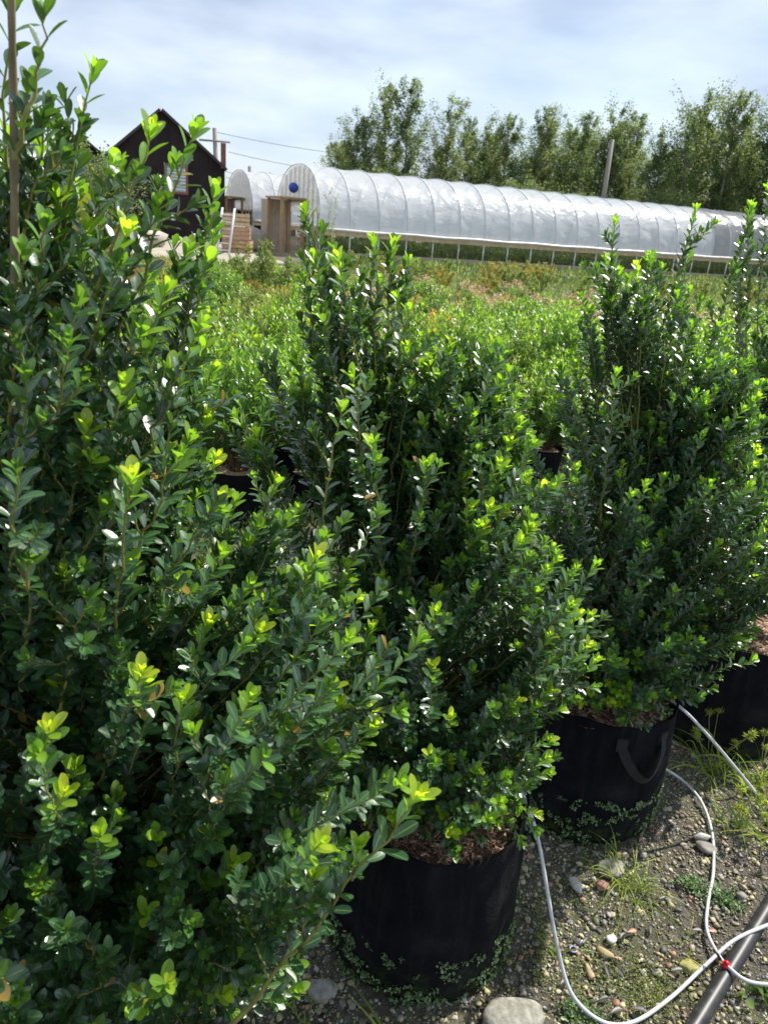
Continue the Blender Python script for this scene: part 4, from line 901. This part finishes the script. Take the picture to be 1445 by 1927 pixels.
# ------------------------------------------------------------------ hoop houses
def hoop_house(org, ang, Lg, Wd, Ht, zb, n_rib, label, dark_from=None, blue=False, detail=True):
    root = empty('hoop_house', (org[0], org[1], 0), ang, label=label, cat='greenhouse', group='plastic hoop houses')
    r = np.random.default_rng(3); na = 40
    def prof(t):                                  # t 0..1 across, near side first; local x along, y across (0..Wd)
        a = pi*t; e = .86; y = Wd/2-Wd/2*np.sign(cos(a))*abs(cos(a))**e; return y, zb+(Ht-zb)*abs(sin(a))**.80
    sp = Lg/n_rib
    def film(x0, x1, name, m):
        xs = np.arange(x0, x1+1e-6, sp/8); V = []
        for x in xs:
            fr = (x/sp) % 1; sag = .04*sin(pi*fr)
            for k in range(na+1):
                t = k/na; y, z = prof(t); cy, cz = Wd/2, zb+(Ht-zb)*.2; dy, dz = y-cy, z-cz; l = sqrt(dy*dy+dz*dz); s = sag*(.45+.55*sin(pi*t))
                w = .016*sin(x*5+t*13)+.008*sin(x*9-t*22)
                V.append((x, y-dy/l*(s+w*sin(pi*fr)), z-dz/l*(s+w*sin(pi*fr))))
        n = na+1; F = [(i*n+j, i*n+j+1, (i+1)*n+j+1, (i+1)*n+j) for i in range(len(xs)-1) for j in range(na)]
        b = MB(); b.add(V, F); return b.build(name, m, root)
    xe = dark_from if dark_from else Lg
    film(0, xe, 'plastic_cover', M['film'])
    if dark_from: film(xe+.002, Lg, 'shade_cover', M['shadecloth'])
    for k in range(n_rib+1):
        x = k*sp; b = MB(); pts = [(x, prof(t)[0], prof(t)[1]+.008) for t in np.linspace(0, 1, 25)]; cy = Wd/2
        b.tube([(0.0 + p[0], cy+(p[1]-cy)*1.002, p[2]) for p in pts], .022, 6); b.build('hoop', M['hoopfilm'], root)
        b = MB(); b.tube([(x, 0, 0), (x, 0, zb)], .022, 6); b.build('side_post', M['whitemetal'], root); b = MB(); b.tube([(x, Wd, 0), (x, Wd, zb)], .022, 6); b.build('side_post', M['whitemetal'], root)
    b = MB(); b.box((-.02, -.05, zb-.17), (Lg, -.01, zb-.05)); b.build('hip_board', M['lumber'], root, smooth=False)
    b = MB(); pts = [(x, -.07+.01*sin(x*3), zb+.03+.012*sin(x*2.1)) for x in np.linspace(0, Lg, 60)]; b.tube(pts, .055, 8); b.build('rolled_side', M['film2'], root)
    b = MB(); b.box((-.02, -.05, 0.0), (Lg, -.005, .26)); b.box((-.02, Wd+.005, 0), (Lg, Wd+.05, .26)); b.build('base_board', M['greywood'], root, smooth=False)
    b = MB(); b.box((-.02, Wd-.03, zb-.17), (Lg, Wd+.02, zb)); b.build('rear_board', M['lumber'], root, smooth=False)
    # end wall: film over vertical studs with a door opening
    b = MB(); V = [(0.0, Wd/2, 0.95)]; n = 30
    pr = [(prof(t)) for t in np.linspace(0, 1, n)]
    b.add([(.03, y, z-.02) for y, z in pr]+[(.03, y, zb+.55) for y, z in pr], [(i, i+1, n+i+1, n+i) for i in range(1, n-2) if min(pr[i][1], pr[i+1][1]) > zb+.6]); b.build('end_film', M['endfilm'], root)
    b = MB()
    for y in np.linspace(.5, Wd-.5, 9):
        t = np.interp(y, [prof(q)[0] for q in np.linspace(0, 1, 60)], np.linspace(0, 1, 60)); zt = prof(t)[1]-.05
        lo = 1.95 if Wd/2-.8 < y < Wd/2+.8 else 0
        b.box((.06, y-.04, lo), (.11, y+.04, zt))
    b.box((.05, Wd/2-.95, 1.93), (.12, Wd/2+.95, 2.05)); b.build('end_studs', M['greywood'], root, smooth=False)
    # projecting timber porch on the door side
    b = MB(); yc = Wd/2
    for y in (yc-.85, yc+.75): b.box((-.95, y, 0), (-.83, y+.11, 2.0)); b.box((-.12, y, 0), (-.0, y+.11, 2.05))
    b.box((-1.0, yc-.9, 2.002), (0, yc+.92, 2.07)); b.build('door_frame', M['wood'], root, smooth=False)
    b = MB()
    for k in range(6): b.box((-.93, yc+.88+k*.13, .03), (-.88, yc+.88+k*.13+.125, 1.96))
    b.build('door', M['greywood'], root, smooth=False)
    b = MB()
    for k in range(6): b.box((-.82+k*.115, yc+.80, .03), (-.82+k*.115+.11, yc+.84, 1.98))
    b.build('porch_side', M['greywood'], root, smooth=False)
    if blue:
        V, F = ICO; b = MB(); b.add(V*[.20, .20, .20]+[-.12, yc+.15, 2.43], F); b.build('fan_cover', M['bluefan'], root)
    return root
M['hoopfilm'] = simple('film_over_hoop', (.58, .60, .62), .35, 4, .2, 0)
M['film2'] = simple('rolled_film', (.62, .62, .60), .35, 4, .2, .4, .02)
AD = .491
org1 = (-3.17, 29.2)
h1 = hoop_house(org1, AD, 29.0, 5.0, 3.27, 1.01, 24, 'long clear plastic hoop house stretching across the field, blue disc over its door', dark_from=20.5417, blue=True)
h2 = hoop_house((-7.6, 39.3), AD, 24.0, 5.0, 3.35, .98, 20, 'shorter looking hoop house behind the long one, by the dark barn')
# plants inside the near house
def inside(n, seed):
    r = np.random.default_rng(seed); u = r.uniform(.4, 27.5, n); v = r.uniform(.3, 3.6, n); z = .15+r.random(n)*(.55+.12*np.sin(u*2)); d = np.array([cos(AD), sin(AD)]); e = np.array([-sin(AD), cos(AD)])
    P = np.stack([org1[0]+u*d[0]+v*e[0], org1[1]+u*d[1]+v*e[1], z], 1)
    az = r.uniform(0, 6.28, n); D = np.stack([np.cos(az)*.5, np.sin(az)*.5, r.uniform(.3, 1, n)], 1)
    tag(leaf_mesh('bedding_plants', M['treeleaf'], None, P, D, r.normal(size=(n, 3)), r.uniform(.09, .2, n), r.uniform(.02, .045, n), r.random(n)*.4, T_NARROW), 'dense dark green rows of young plants growing inside the long hoop house', 'plants', kind='stuff')
inside(26000, 2)

# ------------------------------------------------------------------ buildings left
def barn(cx, Y, zap, zev, hw, dep, label, win=False, zevL=None):
    root = empty('barn', (cx, Y, 0), math.atan2(-cx, Y), label=label, cat='barn')
    b = MB(); zl = zevL if zevL else zev
    V = [(-hw, 0, -.1), (hw, 0, -.1), (hw, 0, zev), (0, 0, zap), (-hw, 0, zl)]; V += [(x, dep, z) for x, y, z in V]
    b.add(V, [(0, 1, 2, 3, 4), (9, 8, 7, 6, 5), (1, 6, 7, 2), (0, 4, 9, 5)]); b.build('wall', M['wall'], root, smooth=False)
    b = MB()
    for s, ze in ((1, zev), (-1, zl)):
        d = Vector((s*hw, 0, ze-zap)); l = d.length; d.normalize(); nn = Vector((-d.z*s, 0, abs(d.x))).normalized()
        a0 = Vector((0, -.25, zap)); a1 = a0+d*(l+.06); A_ = [a0, a1, a1+Vector((0, dep+.5, 0)), a0+Vector((0, dep+.5, 0))]
        b.add([tuple(p+nn*.01) for p in A_]+[tuple(p+nn*.11) for p in A_], [(0, 1, 2, 3), (4, 7, 6, 5), (0, 4, 5, 1), (1, 5, 6, 2), (2, 6, 7, 3), (3, 7, 4, 0)])
    b.build('roof', M['roofdark'], root, smooth=False)
    if win:
        b = MB(); b.box((.05, -.06, 1.9), (.17, -.003, 3.1)); b.box((.17, -.06, 3.0), (.95, -.003, 3.1)); b.box((.17, -.06, 1.9), (.95, -.003, 2.0)); b.box((.95, -.06, 1.9), (1.05, -.003, 3.1)); f = b.build('window', M['brick'], root, smooth=False)
        b = MB(); b.box((.17, -.03, 2.0), (.95, -.01, 3.0)); b.build('pane', M['glass'], f, smooth=False)
        b = MB()
        for i in range(7): b.box((.17, -.05, 2.08+i*.13), (.95, -.032, 2.12+i*.13))
        b.build('blind', M['whitemetal'], f, smooth=False)
        b = MB(); b.box((2.45, -.2, 3.1), (2.66, -.02, 4.1)); b.build('downpipe', M['brick'], root, smooth=False)
    return root
M['roofdark'] = simple('dark_roof_felt', (.045, .04, .042), .8, 3, .3, .2, .01)
pa = atY(303, 208, 35); pe = atY(425, 318, 35)
barn(pa.x, 35, pa.z, pe.z, (pe.x-pa.x)*.96, 9, 'black boarded barn with steep gable and red framed window', win=True, zevL=pe.z-.2)
pa2 = atY(150, 262, 38); barn(pa2.x, 38.5, pa2.z, pa2.z-2.3, 3.0, 8, 'smaller black gable partly hidden left of the main barn')
# low grey shed
def shed():
    p0 = atY(428, 352, 44); p1 = atY(500, 352, 44); root = empty('shed', (p0.x, 44, 0), label='low grey flat roofed shed between the barn and the rear hoop house', cat='shed')
    w = p1.x-p0.x; b = MB(); b.box((-.5, 0, -.1), (w+1, 5, 1.5)); b.build('wall', M['wall'], root, smooth=False)
    b = MB(); b.add([(-.7, -.3, 1.5), (w+1.2, -.3, 1.5), (w+1.2, 5.3, p0.z+.1), (-.7, 5.3, p0.z+.1), (-.7, -.3, 1.42), (w+1.2, -.3, 1.42), (w+1.2, 5.3, p0.z), (-.7, 5.3, p0.z)], [(0, 1, 2, 3), (4, 7, 6, 5), (0, 4, 5, 1), (1, 5, 6, 2), (2, 6, 7, 3), (3, 7, 4, 0)]); b.build('roof', M['greyroof'], root, smooth=False)
shed()
# items in the yard
def ladder():
    p = atZ(412, 468, 0); p = Vector((GY(408, 27)[0], 27, 0)); root = empty('ladder', p, label='white ladder leaning in the yard beside the barn corner', cat='ladder')
    for s in (0, .42): b = MB(); b.tube([(s, 0, 0), (s+.12, .35, 1.5)], .04, 6); b.build('rail', M['whitemetal'], root)
    for k in range(6): t = (k+.6)/6.5; b = MB(); b.tube([(.12*t, .35*t, 1.5*t), (.42+.12*t, .35*t, 1.5*t)], .022, 6); b.build('rung', M['whitemetal'], root)
ladder()
def crate_stack():
    for k in range(3):
        p = GY(447, 28.5); r = empty('pallet_crate', (p[0]-.05*k, 28.5, .02+k*.45), .15*k, label=['orange brown wooden crate at the bottom of the stack beside the ladder', 'orange brown wooden crate in the middle of the stack beside the ladder', 'pale crate on top of the stack beside the ladder'][k], cat='crate', group='crates by the barn')
        m = M['orange'] if k < 2 else M['lumber']
        for z in (.02, .17, .31): b = MB(); b.box((-.5, -.35, z), (.5, -.32, z+.11)); b.box((-.5, .32, z), (.5, .35, z+.11)); b.box((-.5, -.318, z), (-.47, .318, z+.11)); b.box((.47, -.318, z), (.5, .318, z+.11)); b.build('slat', m, r, smooth=False)
        b = MB(); [b.box((x-.03, y-.03, 0), (x+.03, y+.03, .44)) for x in (-.44, .44) for y in (-.28, .28)]; b.build('corner_post', m, r, smooth=False)
crate_stack()
def cover_heap(px, Y, s, label):
    p = GY(px, Y); V, F = ICO; r = np.random.default_rng(int(px)); v = V*np.array(s)*(1+r.normal(0, .08, (len(V), 1))); v[:, 2] = np.maximum(v[:, 2]+s[2]*.7, 0); b = MB(); b.add(v, F); o = b.build('covered_heap', M['tarp'], smooth=True); o.location = p; tag(o, label, 'heap')
M['tarp'] = simple('pale_tarp', (.36, .32, .27), .6, 3, .3, .5, .05)
cover_heap(386, 29, (.42, .5, .42), 'pale covered heap standing before the dark barn wall')
cover_heap(262, 28, (1.0, .8, .42), 'wide pale covered heap before the barn')
cover_heap(462, 31, (.9, .5, .6), 'white bundled sheet behind the crates')
# utility poles and wires
def upole(top, bot, name, label, arm=0, ang=0.3):
    root = empty(name, bot, label=label, cat='pole'); v = Vector(top)-Vector(bot); b = MB(); b.tube([(0, 0, -.2), tuple(v*.5), tuple(v)], [.19, .16, .13], 10); b.build('shaft', M['pole'], root)
    if arm: b = MB(); t = v*.88; b.tube([tuple(t+Vector((-arm, -.14, 0))), tuple(t+Vector((arm, -.14, 0)))], .06, 6); b.build('crossarm', M['pole'], root)
    return Vector(top)
P1 = atY(404, 240, 48); B1 = Vector((P1.x+.2, 48, 0)); upole(P1, B1, 'utility_pole', 'utility pole with short crossarm rising behind the barn roof', .9)
P2 = atY(1152, 262, 52); B2 = atY(1135, 372, 52); B2 = P2+(B2-P2)*1.9; upole(P2, (B2.x, B2.y, 0), 'utility_pole', 'bare grey utility pole leaning among the trees behind the hoop house')
P3 = atY(470, 312, 60); upole(P3, (P3.x, 60, 0), 'utility_pole', 'short looking distant pole above the rear hoop house')
def wire(a, b_, label, sag=.6, r=.014):
    pts = [a.lerp(b_, t)-Vector((0, 0, sag*4*t*(1-t))) for t in np.linspace(0, 1, 14)]; b = MB(); b.tube(pts, r, 5); tag(b.build('overhead_wire', M['wire']), label, 'wire', 'overhead wires behind the hoop houses')
wire(P1-Vector((0, 0, .2)), atY(900, 300, 58), 'highest overhead wire running right from the utility pole by the barn', .5)
wire(P1-Vector((-.8, 0, 1.2)), atY(900, 322, 58), 'second overhead wire below the highest one', .7)
wire(atY(425, 322, 48), atY(800, 365, 58), 'third overhead wire starting beside the barn corner', .6)
wire(atY(425, 333, 48), atY(800, 375, 58), 'lowest overhead wire passing over the rear hoop house', .6)

# ------------------------------------------------------------------ trees
def tree(h, cr, n, seed, mat_=None, lsz=.2, thin=1.0, zlo=.12, shape=0, stems=1):
    r = np.random.default_rng(seed); root = empty('tree', (0, 0, 0)); tr = MB(); br = MB(); P = []
    for s in range(stems):
        off = np.array([r.normal(0, cr*.12), r.normal(0, cr*.12), 0])*(stems > 1); hh = h*(1 if s == 0 else r.uniform(.75, .95)); lean = np.array([r.normal(0, .03), r.normal(0, .03), 0])*hh
        ax = lambda z: off*(1+2.*z/hh)+lean*(z/hh)**2+np.array([0, 0, z])
        tr.tube([tuple(ax(z)) for z in np.linspace(0, hh*.97, 9)], np.linspace(.014*hh, .012, 9), 7)
        nb = int(46/stems**.5); per = n//(nb*stems)
        for k in range(nb):
            f = zlo+(1-zlo)*((k+.5)/nb); z = f*hh
            if shape == 0: R = cr*(np.interp(f, [0, .15, .4, .7, .9, 1], [.4, .8, 1, .85, .6, .3]))
            else: R = cr*(np.interp(f, [0, .2, .5, .8, 1], [.8, 1, 1, .8, .35]))
            R *= r.uniform(.4, 1.45); az = k*2.4+r.normal(0, .5); b0 = ax(z*.9); up = R*r.uniform(.8, 2.2); tip = ax(min(z, hh))+np.array([R*cos(az), R*sin(az), up*.5]); mid = (b0+tip)/2+np.array([0, 0, -up*.12])
            br.tube([tuple(b0), tuple(mid), tuple(tip)], [.028+.01*R, .02, .008], 4)
            for q in range(7):
                u = r.uniform(.35, 1.02); c = (1-u)**2*b0+2*u*(1-u)*mid+u*u*tip; g = r.normal(0, 1, 3)*np.array([.22, .22, .12])*R+[0, 0, .1]; m_ = per//7
                P.append(c+g*.7+r.normal(0, 1, (m_, 3))*np.array([.20, .20, .26])*(.35+.35*R)*r.uniform(.6, 1.15))
    P = np.concatenate(P); P = P[P[:, 2] > .1]; k = len(P); tr.build('trunk', M['trunk'], root); br.build('limbs', M['trunk'], root)
    clump = np.repeat(r.random(k//40+1), 40)[:k]
    D = r.normal(size=(k, 3)); D[:, 2] = D[:, 2]*.6+.3
    leaf_mesh('crown', mat_ or M['treeleaf'], root, P, D, r.normal(size=(k, 3))+[0, 0, .8], r.uniform(.6, 1.3, k)*lsz, r.uniform(.22, .36, k)*lsz, np.clip(clump*.6+r.random(k)*.4, 0, 1), T_MID, cup=.2)
    return root
tp = [tree(10, 1.7, 13000, 1, lsz=.13), tree(10, 2.1, 17000, 2, lsz=.14, stems=2), tree(10, 1.4, 9000, 3, lsz=.13), tree(10, 2.3, 19000, 4, lsz=.14, stems=2), tree(10, 2.1, 15000, 5, lsz=.13, stems=3)]
T = [  # px top, py top, Y, proto, label
 (640, 262, 56, 3, 'low dark tree at the left end of the tree belt'), (690, 215, 54, 3, 'broad dark tree left of the tall pair'), (733, 165, 55, 2, 'slim tall tree, left of the tall pair'), (778, 155, 54, 0, 'tall airy tree, right of the tall pair'),
 (840, 200, 53, 1, 'rounded tree just right of the tall pair'), (885, 222, 55, 2, 'slim tree above the first third of the hoop house'), (925, 238, 56, 3, 'bushy tree of middle height over the hoop house ribs'), (962, 222, 53, 0, 'pointed tree left of the middle gap'),
 (1003, 240, 56, 1, 'olive tree over the middle of the hoop house'), (1036, 205, 53, 0, 'taller pointed tree left of the leaning pole'), (1078, 232, 57, 3, 'full tree immediately left of the leaning pole'), (1108, 215, 53, 2, 'slim tree close to the leaning pole, left side'),
 (1142, 190, 57, 4, 'tallest tree behind the leaning pole'), (1180, 238, 54, 0, 'tree immediately right of the leaning pole'), (1208, 215, 56, 2, 'slim tree second right of the leaning pole'), (1250, 240, 53, 4, 'spreading tree before the gap in the belt'),
 (1310, 215, 50, 2, 'thin tree at the left of the big right hand group'), (1355, 152, 52, 4, 'tallest spreading tree of the right hand group'), (1398, 180, 50, 0, 'tree next to the tallest one in the right hand group'), (1440, 190, 52, 1, 'tree cut by the right edge'),
 (1490, 200, 52, 3, 'tree just outside the right edge with limbs reaching in'), (665, 290, 60, 1, 'short background tree at the left end of the belt'), (1290, 300, 60, 3, 'low tree filling the gap before the right hand group')]
pu = set()
for i, (px, py, Y, k, lb) in enumerate(T):
    p = atY(px, py, Y); src = tp[k]; o = src if k not in pu else copy_tree(src); pu.add(k)
    s = p.z/10; o.location = (p.x, Y, 0); o.scale = (min(1.25, s), min(1.25, s), s*.97); o.rotation_euler = (0, 0, i*1.7); tag(o, lb, 'tree', 'trees in the belt behind the hoop house')
bt = random.Random(3)
for i in range(14):
    px = 655+i*60+bt.uniform(-14, 14); py = bt.uniform(250, 300)-(20 if px > 1300 else 0); Y = 62+bt.uniform(0, 6); p = atY(px, py, Y); o = copy_tree(tp[[0, 2, 1, 4, 3][i % 5]]); s_ = p.z/10
    o.location = (p.x, Y, 0); o.scale = (s_, s_, s_); o.rotation_euler = (0, 0, i*2.3); tag(o, 'tree standing further back between the taller trees of the belt', 'tree', 'second line of trees in the belt')
# understorey shrubs of the belt
us = tree(5, 2.6, 14000, 9, lsz=.15, zlo=.05, shape=1)
first = True
for i, px in enumerate(range(640, 1520, 40)):
    o = us if first else copy_tree(us); first = False
    Y = 49+(i*7 % 5); o.location = (GY(px, Y)[0], Y, 0); o.rotation_euler = (0, 0, i*2.1); s = .45+.3*((i*13 % 7)/7); o.scale = (s, s, s*1.05)
    tag(o, 'low bushy undergrowth tree at the foot of the belt behind the hoop house', 'tree', 'undergrowth along the foot of the tree belt')
wl_ = tree(4, 1.6, 9000, 31, lsz=.13, zlo=.05, shape=1, stems=3)
for i, (px, py, Y, lb) in enumerate([(150, 290, 21, 'olive green willow bush before the barn gables'), (205, 330, 20, 'rounded olive bush right of the willow bush'), (90, 330, 22, 'olive bush at the far left beyond the shrub'), (15, 300, 22, 'olive bush cut by the left edge')]):
    p = atY(px, py, Y); o = wl_ if i == 0 else copy_tree(wl_); o.location = (p.x, Y, 0); s = p.z/4; o.scale = (s*.9, s*.9, s); o.rotation_euler = (0, 0, i*1.3); tag(o, lb, 'bush')
yb = tree(2, 1.2, 5000, 33, mat_=M['amber'], lsz=.08, zlo=.05, shape=1)
for i, (px, Y, s, lb) in enumerate([(120, 15, .55, 'yellow leaved bush below the willow bush'), (60, 14, .55, 'yellow leaved bush near the left edge'), (180, 14.5, .45, 'small yellow leaved bush nearest the barn window side')]):
    o = yb if i == 0 else copy_tree(yb); o.location = GY(px, Y); o.scale = (s, s, s); tag(o, lb, 'bush')
ft = copy_tree(tp[3]); p = atY(485, 332, 75); ft.location = (p.x, 75, 0); ft.scale = (.9, .9, p.z/10); tag(ft, 'distant tree top peeping over the rear hoop house', 'tree')
